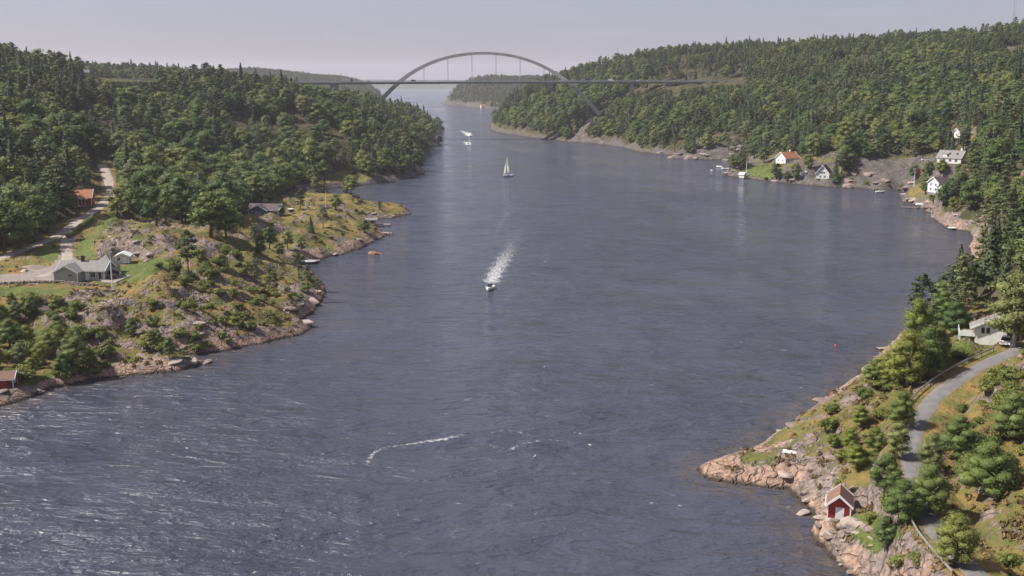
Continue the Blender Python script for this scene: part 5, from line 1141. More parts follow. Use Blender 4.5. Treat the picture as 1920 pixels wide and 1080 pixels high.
def lattice(p, h, label):
    e = empty('lattice_mast', p, 0, label, 'mast'); w0 = 1.3
    legs = [(math.cos(a)*w0, math.sin(a)*w0) for a in (0, 2.09, 4.19)]
    for x, y in legs: MB().tube([(x, y, -2), (x*.6, y*.6, h)], .13, 5).build('leg', M['metal'], e)
    br = MB()
    n = int(h / 2.2)
    for i in range(n):
        s0, s1 = 1 - .4*i/n, 1 - .4*(i+1)/n
        for k in range(3):
            a, b = legs[k], legs[(k+1) % 3]; br.bar((a[0]*s0, a[1]*s0, h*i/n), (b[0]*s1, b[1]*s1, h*(i+1)/n), .09, .09)
    br.build('bracing', M['metal'], e); MB().tube([(0, 0, h-.5), (0, 0, h+5)], .08, 5).build('antenna', M['metal'], e)
q = P(1898, 1095, 100); lattice((q[0], q[1], gnd(q[0], q[1])), 44, 'tall lattice radio mast on the wooded ridge')
q = P(1158, 1390, 80); lattice((q[0], q[1], gnd(q[0], q[1])), 17, 'short thin mast standing on the ridge above the bridge')
def car(p, rz, mat, label, van=False, name=None, cat='car', group=None):
    e = empty(name or ('van' if van else 'car'), p, rz, label, cat, group)
    if van: pr = [(-2.6, .4), (2.5, .4), (2.6, .95), (2.3, 1.15), (1.75, 2.1), (-2.55, 2.2)]
    else: pr = [(-2.15, .35), (2.15, .35), (2.2, .7), (1.9, .88), (1.0, .95), (-1.5, .98), (-2.15, .9)]
    MB().prism(pr, 'y', -.88, .88).build('body', M[mat], e)
    if not van:
        MB().add([(1.05, -.8, .95), (1.05, .8, .95), (-1.7, .8, .97), (-1.7, -.8, .97), (.35, -.62, 1.45), (.35, .62, 1.45), (-1.1, .62, 1.47), (-1.1, -.62, 1.47)], [(0,1,5,4), (1,2,6,5), (2,3,7,6), (3,0,4,7)]).build('windows', M['glass'], e); MB().box(-1.1, .35, -.62, .62, 1.44, 1.5).build('roof', M[mat], e)
    else: MB().prism([(1.0, 1.3), (2.2, 1.22), (1.8, 1.98), (1.0, 2.0)], 'y', -.89, .89).build('windows', M['glass'], e)
    for x in (-1.35, 1.35):
        for y in (-.9, .9): MB().tube([(x, y-.1, .32), (x, y+.1, .32)], .32, 10).build('wheel', M['rubber'], e)
car(at(1735, 302, 18) + Vector((0, 0, .1)), R(170), 'car_white', 'white car parked on the rock track by the grey-roofed house'); 
pc = hit(1886, 645); car(pc, R(60), 'car_white', 'white car parked half hidden beside the balcony cabin')
# guard rail along the narrow road
ge = empty('guard_rail', RP[0], 0, 'low steel guard rail curving along the narrow road', 'guard rail'); n = len(RP); pr = None
for i in range(4, n - 2, 3):
    d = (RP[min(i+1, n-1)] - RP[i-1]); s = Vector((-d.y, d.x, 0)).normalized()
    p = RP[i] - s * 2.7 if (RP[i] - s * 2.7).x < RP[i].x else RP[i] + s * 2.7
    p.z = gnd(p.x, p.y); lp = p - ge.location
    MB().box(lp.x-.07, lp.x+.07, lp.y-.07, lp.y+.07, lp.z-.3, lp.z+.75).build('post', M['wood'], ge)
    if pr: MB().bar(pr + Vector((0, 0, .6)), lp + Vector((0, 0, .6)), .06, .32).build('rail', M['metal'], ge)
    pr = lp
# ------------------------------------------------------------------ the arch bridge
ARCH = [(690, 221), (705, 200), (720, 182.5), (737, 164.5), (752, 150.5), (777, 134), (800, 121), (840, 108), (885, 101), (930, 100.5), (960, 105), (990, 112), (1020, 126), (1045, 141), (1070, 157), (1090, 177), (1105, 193), (1120, 209), (1130, 222)]
br_ = empty('arch_bridge', (B0.x, B0.y, 0), 0, 'long road bridge carried by one tall slender concrete arch across the sound', 'bridge')
ap = [onb(*p) for p in ARCH]
# fair the traced arch into a smooth symmetric curve: z as a polynomial of the distance from the crown
sd = np.array([(p - B0).dot(BD) for p in ap]); zz = np.array([p.z for p in ap]); s0 = 1.0
k = np.polyfit(np.abs(sd - s0) ** 1.0, zz, 4); cs = np.linspace(sd[0] - 4, sd[-1] + 4, 61); cz_ = np.polyval(np.polyfit(sd, zz, 6), cs)
mb = MB(); rows = []
for i, (s, z) in enumerate(zip(cs, cz_)):
    t = abs(s - s0) / 125; wd = 3.8 + 2.0 * min(1, t) ** 1.5; dp = 2.6 + 1.3 * min(1, t) ** 1.5
    ds = cs[min(i+1, 60)] - cs[max(i-1, 0)]; dz = cz_[min(i+1, 60)] - cz_[max(i-1, 0)]; l = math.hypot(ds, dz); nx, nz = -dz/l, ds/l
    for a, b in ((-1, -1), (1, -1), (1, 1), (-1, 1)):
        p = BD * (s + nx * dp/2 * b) + BN * (a * wd / 2); rows.append((p.x, p.y, z + nz * dp/2 * b))
mb.v = rows
for i in range(60):
    for j in range(4): mb.f.append((4*i+j, 4*i+(j+1)%4, 4*i+4+(j+1)%4, 4*i+4+j)); mb.m.append(0)
mb.f += [(0, 1, 2, 3), (240, 241, 242, 243)]; mb.m += [0, 0]
mb.build('arch', M['concrete'], br_)
for s in (cs[0], cs[-1]):
    z = float(np.interp(s, cs, cz_)); p = BD * s; q = MB().box(-6, 6, -6, 6, z - 14, z + 1.5, Matrix.Translation((p.x, p.y, 0)) @ Matrix.Rotation(R(-7), 4, 'Z')); q.build('arch_footing', M['concrete_dk'], br_)
DZ = 58.2                                  # carriageway level
SL, SR = (onb(470, 155) - B0).dot(BD), (onb(1392, 157) - B0).dot(BD)
def dz(s): return DZ + 1.2 - 1.0 * ((s + 20) / 200) ** 2 * .35 + .004 * (s - 0)
for o_, nm in ((-8.7, 'near'), (8.7, 'far')):
    mb = MB(); st = np.linspace(SL, SR, 50); sec = [(-5.6, 0), (5.6, 0), (5.6, -.35), (3.2, -2.3), (-3.2, -2.3), (-5.6, -.35)]
    for s in st:
        for a, b in sec: p = BD * s + BN * (o_ + a); mb.v.append((p.x, p.y, dz(s) + b))
    for i in range(49):
        for j in range(6): mb.f.append((6*i+j, 6*i+(j+1)%6, 6*i+6+(j+1)%6, 6*i+6+j)); mb.m.append(0)
    mb.f += [tuple(range(6)), tuple(range(294, 300))]; mb.m += [0, 0]
    mb.build('deck', M['steel_grey'], br_)
    rd = MB()
    for s in st:
        for a in (-5.0, 5.0): p = BD * s + BN * (o_ + a); rd.v.append((p.x, p.y, dz(s) + .02))
    rd.f = [(2*i, 2*i+1, 2*i+3, 2*i+2) for i in range(49)]; rd.m = [0] * 49; rd.build('carriageway', M['asphalt'], br_)
    for a in (-5.4, 5.4):
        rl = MB()
        for s0_, s1_ in zip(st[:-1], st[1:]):
            for hgt, th in ((1.35, .14), (.95, .1), (.5, .25)):
                p, q = BD*s0_ + BN*(o_+a), BD*s1_ + BN*(o_+a); rl.bar((p.x, p.y, dz(s0_)+hgt), (q.x, q.y, dz(s1_)+hgt), .1, th)
        for s in np.linspace(SL, SR, 140): p = BD*s + BN*(o_+a); rl.box(p.x-.05, p.x+.05, p.y-.05, p.y+.05, dz(s), dz(s)+1.35)
        rl.build('railing', M['metal'], br_)
HX = [(795, 840, 885, 930, 975, 1020)]
for px in HX[0]:
    s = (onb(px, 157) - B0).dot(BD); za = float(np.interp(s, cs, cz_)) - 1.2
    cbm = MB(); p, q = BD*s - BN*13.5, BD*s + BN*13.5; cbm.bar((p.x, p.y, dz(s)-1.6), (q.x, q.y, dz(s)-1.6), 1.2, 1.2); cbm.build('cross_beam', M['steel_grey'], br_)
    for o_ in (-2.9, 2.9): p = BD*s + BN*o_; a = BD*s + BN*(o_*.55); MB().tube([(p.x, p.y, dz(s)-1.2), (a.x, a.y, za)], .16, 6).build('hanger', M['metal'], br_)
for px in (627, 548, 1185, 1255, 1320):
    s = (onb(px, 165) - B0).dot(BD); p = BD*s + B0; g0 = gnd(p.x, p.y)
    for o_ in (-8.7, 8.7):
        c = BD*s + BN*o_; MB().box(-1.9, 1.9, -1.3, 1.3, g0 - 4, dz(s) - 2.25, Matrix.Translation((c.x, c.y, 0)) @ Matrix.Rotation(R(-7), 4, 'Z')).build('pier', M['concrete'], br_)
def lamp(p, h, label, group):
    e = empty('lamp_post', p, 0, label, 'lamp post', group); MB().tube([(0, 0, -.3), (0, 0, h)], [.16, .09], 6).build('post', M['metal'], e); MB().bar((0, 0, h), (0, -1.6, h+.2), .1, .1).build('arm', M['metal'], e); MB().box(-.2, .2, -2.0, -1.3, h+.12, h+.28).build('lamp_head', M['dark'], e)
for px, hh in ((627, 10), (640, 12)):
    s = (onb(px, 160) - B0).dot(BD); p = B0 + BD*s + BN*3.2; lamp((p.x, p.y, dz(s)), hh, 'lamp post on the bridge deck above the tall pier', 'bridge lamp posts')
def oncar(px, off, mat, label, van=False, sgn=1, **kw):
    s = (onb(px, 157) - B0).dot(BD); p = B0 + BD*s + BN*off; car((p.x, p.y, dz(s)+.03), R(-7) + (0 if sgn > 0 else math.pi), mat, label, van, **kw)
def truck(px, off, label):
    s = (onb(px, 157) - B0).dot(BD); p = B0 + BD*s + BN*off; e = empty('truck', (p.x, p.y, dz(s)+.03), R(-7), label, 'truck')
    MB().box(-7, 2.6, -1.25, 1.25, 1.1, 3.7).build('trailer', M['steel_grey'], e); MB().prism([(3.0, .6), (5.2, .6), (5.3, 1.8), (5.0, 3.3), (3.0, 3.4)], 'y', -1.2, 1.2).build('cab', M['car_dark'], e); MB().prism([(4.6, 1.9), (5.32, 1.9), (5.08, 2.9), (4.6, 2.9)], 'y', -1.21, 1.21).build('cab_window', M['glass'], e)
    for x in (-6, -4.8, 1.5, 4.2):
        for y in (-1.1, 1.1): MB().tube([(x, y-.15, .5), (x, y+.15, .5)], .5, 10).build('wheel', M['rubber'], e)
truck(656, -6.5, 'dark lorry crossing the bridge between pier and arch'); oncar(697, -10, 'car_dark', 'dark car on the bridge approaching the arch leg'); oncar(778, -7, 'car_dark', 'dark van crossing the bridge just inside the arch', True, cat='van')
oncar(1053, -10, 'car_white', 'pale car on the bridge before the pale arch leg'); oncar(1146, -9, 'car_white', 'white van on the bridge beyond the pale arch leg', True, cat='van'); oncar(1196, -8, 'car_white', 'white car on the bridge near the hillside end')
# motorway leading on to the bridge
mw = [onb(470, 155), atY(400, 151.0, 1185), atY(330, 149.8, 1178), atY(290, 149.6, 1170), atY(240, 149.4, 1160), atY(200, 148.8, 1152), atY(178, 146.5, 1150), atY(150, 141, 1150)]
co = MB(); wb = []; rl = MB()
for i, p in enumerate(mw):
    z = p.z
    for a, b in ((-7, -9), (-7, 0), (14, 0), (14, -9)): co.v.append((p.x, p.y + a, z + b))
for i in range(len(mw) - 1):
    for j in range(3): co.f.append((4*i+j, 4*i+j+1, 4*i+4+j+1, 4*i+4+j)); co.m.append(0)
    p, q = mw[i], mw[i+1]; rl.bar((p.x, p.y-6.6, p.z+.9), (q.x, q.y-6.6, q.z+.9), .15, .8)
mwo = co.build('motorway', M['gravel']); mwo['kind'] = 'structure'; 
o = rl.build('crash_barrier', M['concrete']); tag(o, 'pale crash barrier along the motorway above the pines', 'barrier')
bp_ = atY(162, 133, 1160); e = empty('road_sign', (bp_.x, bp_.y, bp_.z - 4), 0, 'white road sign gantry board above the motorway bend', 'sign'); MB().box(-3.1, 3.1, -.1, .1, 2.4, 5.4).build('board', M['white'], e)
for x in (-2, 2): MB().tube([(x, .2, -14), (x, .2, 5)], .14, 6).build('post', M['metal'], e)
bp_ = atY(186, 131, 1165); e = empty('road_sign', (bp_.x, bp_.y, bp_.z - 3), 0, 'small orange roadworks board beside the motorway', 'sign'); MB().box(-.9, .9, -.08, .08, 2, 4.2).build('board', M['orange'], e); MB().tube([(0, .15, -12), (0, .15, 4)], .12, 6).build('post', M['metal'], e)
bp_ = at(1397, 157, 57.6)
q = P(1397, 1085, 58); lamp((q[0], q[1], gnd(q[0], q[1])), 10, 'lamp post by the road where it meets the wooded hillside', 'hillside lamp post')
# island houses
for i, (px, Y, rz, wl_, rf_, lb) in enumerate(((906, 2405, .3, 'white_wall', 'roof_red', 'far white house with red roof at the island tip'), (917, 2425, -.2, 'white_wall', 'roof_red', 'far white house beside the first island house'), (932, 2400, .5, 'white_wall', 'roof_pale', 'far bright white house close to the wooded point'), (925, 2440, 0, 'red_wall', 'roof_dark', 'far dark red boathouse between the island houses'))):
    x = gx(px, Y, 3); zg = float(LI.ground(x, Y)); gable('island_house', (x, Y, max(zg, .5)), rz, 11, 8, 4.2, 7.2, wl_, rf_, lb, opens=[('front', u, 1.8, 1.3, 1.4) for u in (-3, 0, 3)], base=4, group=None)

# ------------------------------------------------------------------ single trees, shrubs and hedges one can point to
def tree(kind, px, py, h, label, wide=1.0, var=None, group=None, tilt=None):
    p = hit(px, py); kind = 'n' + kind if kind in ('broad', 'birch') and p.y < 300 else kind
    o = plant(kind, p, h, label, group, var, wide)
    if tilt: o.rotation_euler = (tilt[0], tilt[1], o.rotation_euler.z)
    return o
RT0=[('broad', 1768, 384, 7, 'green tree before the dark-roofed house steps', 1.3), ('broad', 1780, 372, 7, 'green tree against the dark-roofed house wall', 1.2), ('pine', 1835, 345, 10, 'pine on the slope beside the ochre gable', 1.4), ('pine', 1850, 375, 10, 'pine on the steep slope above the white jetty', 1.4), ('broad', 1828, 318, 8, 'green tree hugging the ochre gable', 1.3)]
tree('pine', 354, 531, 13.5, 'lone pine with tall bare trunk on the bluff below the knoll', 1.0, 1)
tree('pine', 478, 528, 8.5, 'slim young pine among the shrubs towards the bluff point', .9, 2)
tree('pine', 500, 552, 6.5, 'leaning pine with spreading crown above the bluff rocks', 1.5, 0, tilt=(.1, .5))
tree('pine', 578, 548, 8.0, 'dark bushy pine at the tip of the bluff over the water', 1.3, 2); tree('pine', 596, 553, 5.0, 'small pine on the outermost rock of the bluff', 1.0, 0)
tree('pine', 560, 520, 7.0, 'pine standing behind the bluff tip near the cove', 1.3, 3)
BIGT = [('broad', 222, 408, 8.5, 'round dark tree beside the road bend', 1.1), ('broad', 250, 412, 8, 'dense round tree at the left foot of the knoll trees', 1.1), ('broad', 268, 396, 11, 'tall golden-green tree above the outhouse', 1.0), ('broad', 293, 424, 10.5, 'lime-green tree with forked bare trunk on top of the knoll', 1.05), ('broad', 312, 420, 8, 'second forked tree leaning beside the lime-green knoll tree', .9),
    ('broad', 342, 418, 11.5, 'broad round tree with brownish top behind the knoll', 1.25), ('broad', 395, 446, 11, 'widest dark-based tree at the right end of the knoll row', 1.35), ('broad', 425, 448, 9.5, 'dark full tree between the knoll row and blue house', 1.15), ('birch', 450, 436, 5.5, 'pale feathery tree in front of the blue house', 1.1), ('birch', 475, 456, 4.5, 'pale green tree below the blue house terrace', 1.1),
    ('broad', 300, 380, 11, 'green-gold tree in the second row behind the knoll', 1.1), ('birch', 330, 375, 11.5, 'pale poplar-like tree rising behind the knoll row', 1.0), ('birch', 375, 385, 11, 'silvery tree in the hollow behind the knoll row', 1.15), ('birch', 408, 392, 10, 'silvery tree next to the hollow meadow', 1.1), ('broad', 480, 378, 9.5, 'bright green round tree right behind the blue house', 1.2), ('birch', 440, 395, 9, 'pale tree left of the blue house gable', 1.1),
    ('birch', 250, 358, 10, 'pale tree by the upper road bend', 1.0), ('broad', 285, 350, 10.5, 'green tree in the third row above the road bend', 1.1), ('broad', 350, 355, 10, 'green tree in the back row below the forest', 1.1), ('birch', 400, 362, 10, 'pale tree in the back row below the forest', 1.1), ('spruce', 240, 340, 14, 'tall dark spruce at the forest edge beside the road', 1.1), ('spruce', 262, 335, 13, 'dark spruce next to the tallest roadside spruce', 1.0),
    ('broad', 440, 365, 9.5, 'round tree in the dip left of the bright green tree', 1.2), ('broad', 320, 340, 11, 'dark round tree against the forest foot', 1.2), ('birch', 300, 330, 11, 'pale tree against the forest foot', 1.2), ('birch', 360, 335, 11, 'pale birch against the forest foot above the hollow', 1.2), ('broad', 390, 345, 10, 'dense round tree against the forest foot above the hollow', 1.2), ('broad', 425, 345, 10, 'dense tree against the forest foot near the bay', 1.2), ('birch', 520, 352, 8, 'pale tree beside the inner bay', 1.2), ('broad', 470, 350, 9, 'dark tree beside the inner bay', 1.2),
    ('broad', 8, 474, 13.5, 'huge dark tree overhanging the lower road', 1.3), ('broad', 38, 466, 12.5, 'huge dark tree second along the lower road', 1.25), ('broad', 66, 452, 11, 'dark tree third along the lower road', 1.2), ('birch', 25, 446, 13, 'pale-topped tree behind the huge roadside trees', 1.2), ('birch', 55, 436, 12, 'pale-topped tree above the third roadside tree', 1.2), ('broad', 88, 436, 7, 'low tree at the end of the roadside row', 1.2), ('birch', 118, 398, 5.2, 'light green bushy tree in front of the red house', 1.5),
    ('spruce', 583, 436, 5.5, 'small dark spruce on the dry peninsula slope', 1.4), ('pine', 606, 428, 6.8, 'bushy dark pine beside the small peninsula spruce', 1.4), ('pine', 563, 392, 7, 'pine between the garden tub and the swing', 1.5), ('broad', 630, 394, 6.5, 'round tree on a single trunk by the peninsula flagpole', 1.15), ('pine', 711, 393, 3.6, 'stunted pine on the outer rock of the peninsula', 1.5), ('pine', 662, 381, 3.2, 'tiny pine on the rocks behind the flagpole', 1.4), ('birch', 528, 405, 4.2, 'round bush-like tree at the blue house corner', 1.6),
    ('birch', 540, 468, 6, 'pale tree above the cove', 1.3), ('birch', 566, 476, 5.5, 'light green tree leaning to the cove', 1.2), ('broad', 505, 466, 6.5, 'green tree on the slope above the cove', 1.2), ('birch', 490, 480, 6, 'pale tree on the shady side of the bluff', 1.2), ('broad', 685, 436, 4.2, 'low dark tree on the rocks by the jetty hut', 1.4), ('birch', 525, 486, 5, 'pale small tree at the back of the bluff', 1.2)]
for t in BIGT: tree(*t[:3], t[3] * (1.35 if t[2] < 460 and t[1] < 480 else 1.15), t[4], t[5])
YB = [(145, 693, 7.2), (112, 655, 5.6), (75, 690, 5.5), (38, 690, 5.5), (18, 650, 6), (172, 690, 4.2), (108, 632, 5.5), (50, 650, 5), (90, 668, 5), (130, 672, 5.5), (-10, 690, 6), (60, 705, 4), (118, 702, 4.5), (200, 668, 3.2), (2, 610, 5), (30, 600, 4.5), (60, 588, 4.2), (22, 575, 3.5), (-12, 580, 4)]
for i, (px, py, h) in enumerate(YB): tree(('birch', 'nlime', 'nlime')[i % 3] if i % 4 else 'broad', px, py, h, 'fresh green young tree in the thicket at the foot of the bluff' if i % 4 else 'darker young broad-leaved tree in the thicket at the foot of the bluff', 1.35, None, 'thicket below the cottage bluff')
for px, py, h, lb in ((248, 634, 5, 'slender green birch alone on the bluff rocks'), (284, 656, 4.6, 'wide green sapling above the pink shore slab'), (296, 652, 4.4, 'sapling beside the wide one above the pink slab'), (318, 672, 5, 'outermost sapling above the pink shore slab')): tree('birch', px, py, h, lb, 1.2)
# right bank
RT = [('nlime', 1700, 722, 9.5, 'bright green tree nearest the guard rail bend', 1.25), ('broad', 1738, 706, 8.5, 'dark green tree beside the bright guard rail tree', 1.1), ('nlime', 1716, 690, 12.5, 'tall sparse leafy tree rising over the landing stage', .75), ('nlime', 1668, 716, 5.5, 'light green bush-like tree on the shore slope', 1.4), ('broad', 1640, 716, 4, 'dark round tree at the water edge of the slope', 1.5), ('nlime', 1760, 676, 6, 'yellow-green tree below the cabin lawn', 1.2),
    ('pine', 1722, 652, 8, 'dark spreading pine above the landing stage', 1.5), ('pine', 1748, 640, 8, 'dark pine between landing stage and thin pole', 1.4), ('broad', 1790, 628, 6.5, 'green tree left of the cabin balcony', 1.4), ('broad', 1770, 610, 7, 'green tree behind the cabin balcony', 1.3), ('pine', 1810, 600, 8, 'low pine behind the cabin', 1.4), ('birch', 1898, 652, 14, 'tall pale drooping tree over the cabin roof', 1.3), ('birch', 1915, 640, 13, 'second tall pale tree beside the cabin', 1.3), ('broad', 1878, 640, 6, 'green tree at the cabin corner', 1.2),
    ('nlime', 1594, 846, 3.8, 'bright green bush-tree above the granite point', 1.5), ('nlime', 1612, 800, 3.4, 'bright green bush-tree over the shore heath', 1.5), ('nlime', 1605, 880, 3.8, 'yellow-green bush-tree near the red boathouse', 1.5), ('nlime', 1562, 838, 2.2, 'low green bush-tree on the dry heath', 1.7), ('nlime', 1640, 850, 4, 'full green tree above the boathouse path', 1.4), ('broad', 1660, 920, 5, 'full green tree behind the boathouse', 1.4), ('broad', 1690, 980, 5.5, 'full green tree up the boathouse slope', 1.4), ('birch', 1660, 1030, 4.5, 'pale tree above the shore boulders', 1.4), ('broad', 1800, 860, 6, 'full green tree on the inner curve of the road', 1.4), ('broad', 1850, 930, 7, 'tall green tree above the inner road curve', 1.4), ('broad', 1900, 820, 6, 'dense tree on the slope above the road', 1.4),
    ('broad', 1690, 800, 5.5, 'leafy tree crowding the outer edge of the road bend', 1.3), ('birch', 1682, 860, 5.5, 'pale leafy tree below the road bend', 1.3), ('broad', 1740, 960, 6, 'leafy tree below the lower road', 1.3), ('broad', 1790, 1060, 6, 'leafy tree at the lowest road stretch', 1.3), ('birch', 1745, 880, 5, 'pale tree hanging over the lower road', 1.3), ('broad', 1432, 306, 9, 'round tree at the end of the terraced lawn', 1.2), ('broad', 1455, 336, 8, 'dark tree on the waterside before the tall white house', 1.2), ('broad', 1492, 338, 8.5, 'dark tree right in front of the tall white house', 1.3), ('broad', 1476, 341, 5.5, 'low dark tree between the two waterside trees', 1.5), ('spruce', 1566, 342, 12, 'dark spruce beside the steep-gabled house', 1.3), ('broad', 1515, 316, 7, 'tree behind the storage hut', 1.2), ('broad', 1594, 322, 6, 'tree at the foot of the grey cliff', 1.2),
    ('broad', 1735, 366, 7.5, 'green tree beside the red flagpole', 1.2), ('broad', 1750, 384, 6, 'dark tree in front of the dark-roofed house', 1.3), ('pine', 1790, 392, 10, 'pine hiding the corner of the dark-roofed house', 1.4), ('broad', 1715, 336, 6.5, 'tree on the terrace below the utility pole', 1.4), ('broad', 1742, 330, 6, 'tree on the terrace below the grey-roofed house', 1.4), ('broad', 1765, 326, 5.5, 'tree below the white front of the grey-roofed house', 1.4), ('broad', 1640, 292, 7, 'tree on the crest of the grey cliff', 1.4), ('broad', 1660, 284, 9, 'large tree behind the cliff crest', 1.4), ('broad', 1745, 285, 12, 'very large round tree left of the grey-roofed house', 1.4), ('broad', 1705, 280, 11, 'large round tree behind the utility pole', 1.4)]
for t in RT0 + RT: tree(*t[:3], t[3] * (1.25 if t[2] < 400 else 1.0), t[4], t[5])

def region_points(polys, n, seed, land=None):
    r = random.Random(seed); out = []; tot = [abs(sum(a[0]*b[1] - b[0]*a[1] for a, b in zip(p, p[1:] + p[:1]))) for p in polys]
    while len(out) < n:
        p = r.choices(polys, tot)[0]; xs = [q[0] for q in p]; ys = [q[1] for q in p]; x, y = r.uniform(min(xs), max(xs)), r.uniform(min(ys), max(ys))
        if bool(inpoly(p, np.array([x]), np.array([y]))[0]): out.append(hit(x, y))
    return out
def clear(p, m=1.05): return all(math.hypot(p.x - a, p.y - b) > r * m for a, b, r, z in PADS) and p.z > .5 and min(float(linedist(l, np.array([p.x]), np.array([p.y]))[0][0]) for l in (ROAD_L, DRIVE_L, ROAD_R)) > 3.2
LB = [[(0, 560), (70, 555), (160, 590), (230, 640), (200, 700), (0, 730)], [(290, 500), (420, 470), (540, 510), (580, 560), (520, 600), (430, 600), (380, 540), (300, 530)], [(280, 560), (560, 590), (480, 640), (260, 690)], [(480, 470), (590, 486), (560, 500), (500, 490)], [(320, 500), (440, 480), (540, 540), (480, 590), (400, 560)]]
rs = random.Random(8); n1 = 0
for p in region_points(LB, 150, 1):
    if clear(p): plant('shrub', p, rs.uniform(.9, 2.6) * (1.25 if p.x < -80 else .95), 'green shrub on the heathery bluff below the cottage', 'shrubs on the bluff', None, rs.uniform(.8, 1.3))
for p in region_points([[(570, 400), (640, 390), (720, 400), (700, 440), (600, 470), (560, 440)], [(590, 362), (700, 372), (690, 384), (580, 380)]], 26, 2):
    if clear(p): plant('shrub', p, rs.uniform(.8, 1.8), 'low shrub on the dry peninsula rocks', 'shrubs on the peninsula')
for p in region_points([[(1840, 720), (1925, 670), (1990, 680), (1990, 760), (1850, 770)], [(1620, 715), (1660, 680), (1760, 680), (1720, 735), (1640, 735)], [(1770, 660), (1830, 655), (1880, 665), (1800, 690)]], 66, 3):
    if clear(p): plant('shrub', p, rs.uniform(1.0, 2.2), 'leafy shrub crowding the slopes beside the narrow road', 'shrubs beside the narrow road', None, rs.uniform(1, 1.4))
for p in region_points([[(1560, 760), (1620, 740), (1720, 760), (1700, 880), (1620, 900), (1570, 860), (1540, 820)], [(1620, 960), (1720, 900), (1720, 1100), (1640, 1090)], [(1780, 760), (1990, 760), (1990, 1100), (1840, 1080), (1770, 900)]], 46, 4):
    if clear(p): plant('shrub', p, rs.uniform(.9, 2.4), 'green shrub on the slope above the red boathouse', 'shrubs above the boathouse', None, rs.uniform(1, 1.4))
for p in region_points([[(1405, 336), (1560, 340), (1690, 356), (1690, 350), (1560, 330), (1440, 322)]], 16, 5):
    if clear(p): plant('shrub', p, rs.uniform(1, 2), 'low shrub along the shore before the white houses', 'shrubs before the white houses')
# clipped hedge between road and drive
ha, hb = hit(128, 447), hit(174, 412); r = np.random.default_rng(5); lob = []
n = int((hb - ha).length / .9)
for i in range(n + 1):
    p = ha.lerp(hb, i / n) - ha; p.z = gnd(ha.x + p.x, ha.y + p.y) - ha.z
    for k in range(2): lob.append(((p.x + r.uniform(-.3, .3), p.y + r.uniform(-.3, .3), p.z + .5 + .55 * k), (.85, .85, .7)))
V, NN = join([lobe(c, q, 70, .17, r, -.4) for c, q in lob]); hm_ = crown_mesh('foliage', M['bush'], V, NN, [(c, tuple(x * .7 for x in q)) for c, q in lob])
e = empty('hedge', ha, 0, 'long clipped green hedge between the road and the driveway', 'hedge'); o = bpy.data.objects.new('foliage', hm_); C.objects.link(o); o.parent = e

# ground cover: heather, juniper scrub and dry grass too small to count
M['heather'] = leafmat('heather_leaves', (.05, .06, .022), (.085, .075, .03), (.14, .09, .035), .1); M['straw'] = leafmat('dry_grass_blades', (.17, .12, .05), (.24, .16, .065), (.30, .22, .10), .2)
def tuft(name, mat, n, leaf, seed, up):
    r = np.random.default_rng(seed); d = r.normal(size=(n, 3)); d[:, 2] = np.abs(d[:, 2]) * up; d /= np.linalg.norm(d, axis=1, keepdims=True)
    V, NN = cards(d * np.array((.55, .55, .4)) * r.uniform(.5, 1, (n, 1)), d, np.full(n, leaf), r); me = crown_mesh(name, mat, V, NN, [((0, 0, .08), (.4, .4, .25))]); return me
def cover(name, label, me, pts, smin, smax, seed):
    # one real mesh: copies of the tuft merged
    r = np.random.default_rng(seed); n = len(me.vertices); co = np.empty(n*3, np.float32); me.vertices.foreach_get('co', co); co = co.reshape(n, 3)
    quads = np.array([list(p.vertices) for p in me.polygons if len(p.vertices) == 4]); k = len(pts); s = r.uniform(smin, smax, k); a = r.uniform(0, 6.28, k)
    ca, sa = np.cos(a)*s, np.sin(a)*s; P_ = np.array([(p.x, p.y, p.z) for p in pts])
    X = co[None, :, 0]*ca[:, None] - co[None, :, 1]*sa[:, None] + P_[:, None, 0]; Y = co[None, :, 0]*sa[:, None] + co[None, :, 1]*ca[:, None] + P_[:, None, 1]; Zz = co[None, :, 2]*s[:, None]*r.uniform(.7, 1.3, (k, 1)) + P_[:, None, 2]
    fa = (quads[None] + (np.arange(k) * n)[:, None, None]).reshape(-1, 4)
    o = fastmesh(name, np.stack([X, Y, Zz], -1).reshape(-1, 3), fa, me.materials[0], False); tag(o, label, 'ground cover', None, 'stuff'); return o
def samples(land, n, seed, y0, y1, cond):
    r = np.random.default_rng(seed); yy = np.exp(r.uniform(math.log(y0), math.log(y1), n)); uu = r.uniform(max(land.u0, -.56), min(land.u1, .56), n); x = uu * yy; y = yy
    d = land.shoredist(x, y); k = d > 2.0; x, y, d = x[k], y[k], d[k]; z = land.ground(x, y); px, py = proj(x, y, z); k = cond(px, py, x, y); x, y, z = x[k], y[k], z[k]
    k = np.ones(len(x), bool)
    for cx, cy, rr, zz in PADS: k &= np.hypot(x - cx, y - cy) > rr
    for l in (ROAD_L, DRIVE_L, ROAD_R): k &= linedist(l, x, y)[0] > 2.6
    px, py = proj(x, y, z)
    for p in LAWN_L + LAWN_R + GRAV_L: k &= ~inpoly(p, px, py)
    return [Vector(q) for q in np.stack([x, y, z], 1)[k]]
cl = lambda sd, lo: (lambda px, py, x, y: np.any([inpoly(p, px, py) for p in OPEN_L[1:] + [OPEN_R[7]]], axis=0) & (fbm(x, y, 7, 3, sd) > lo))
hp = samples(LL, 16000, 21, 190, 560, cl(300, .5)) + samples(LR, 9000, 22, 110, 330, cl(300, .5)); gp = samples(LL, 16000, 23, 190, 560, cl(310, .52)) + samples(LR, 9000, 24, 110, 330, cl(310, .5))
print('cover', len(hp), len(gp))
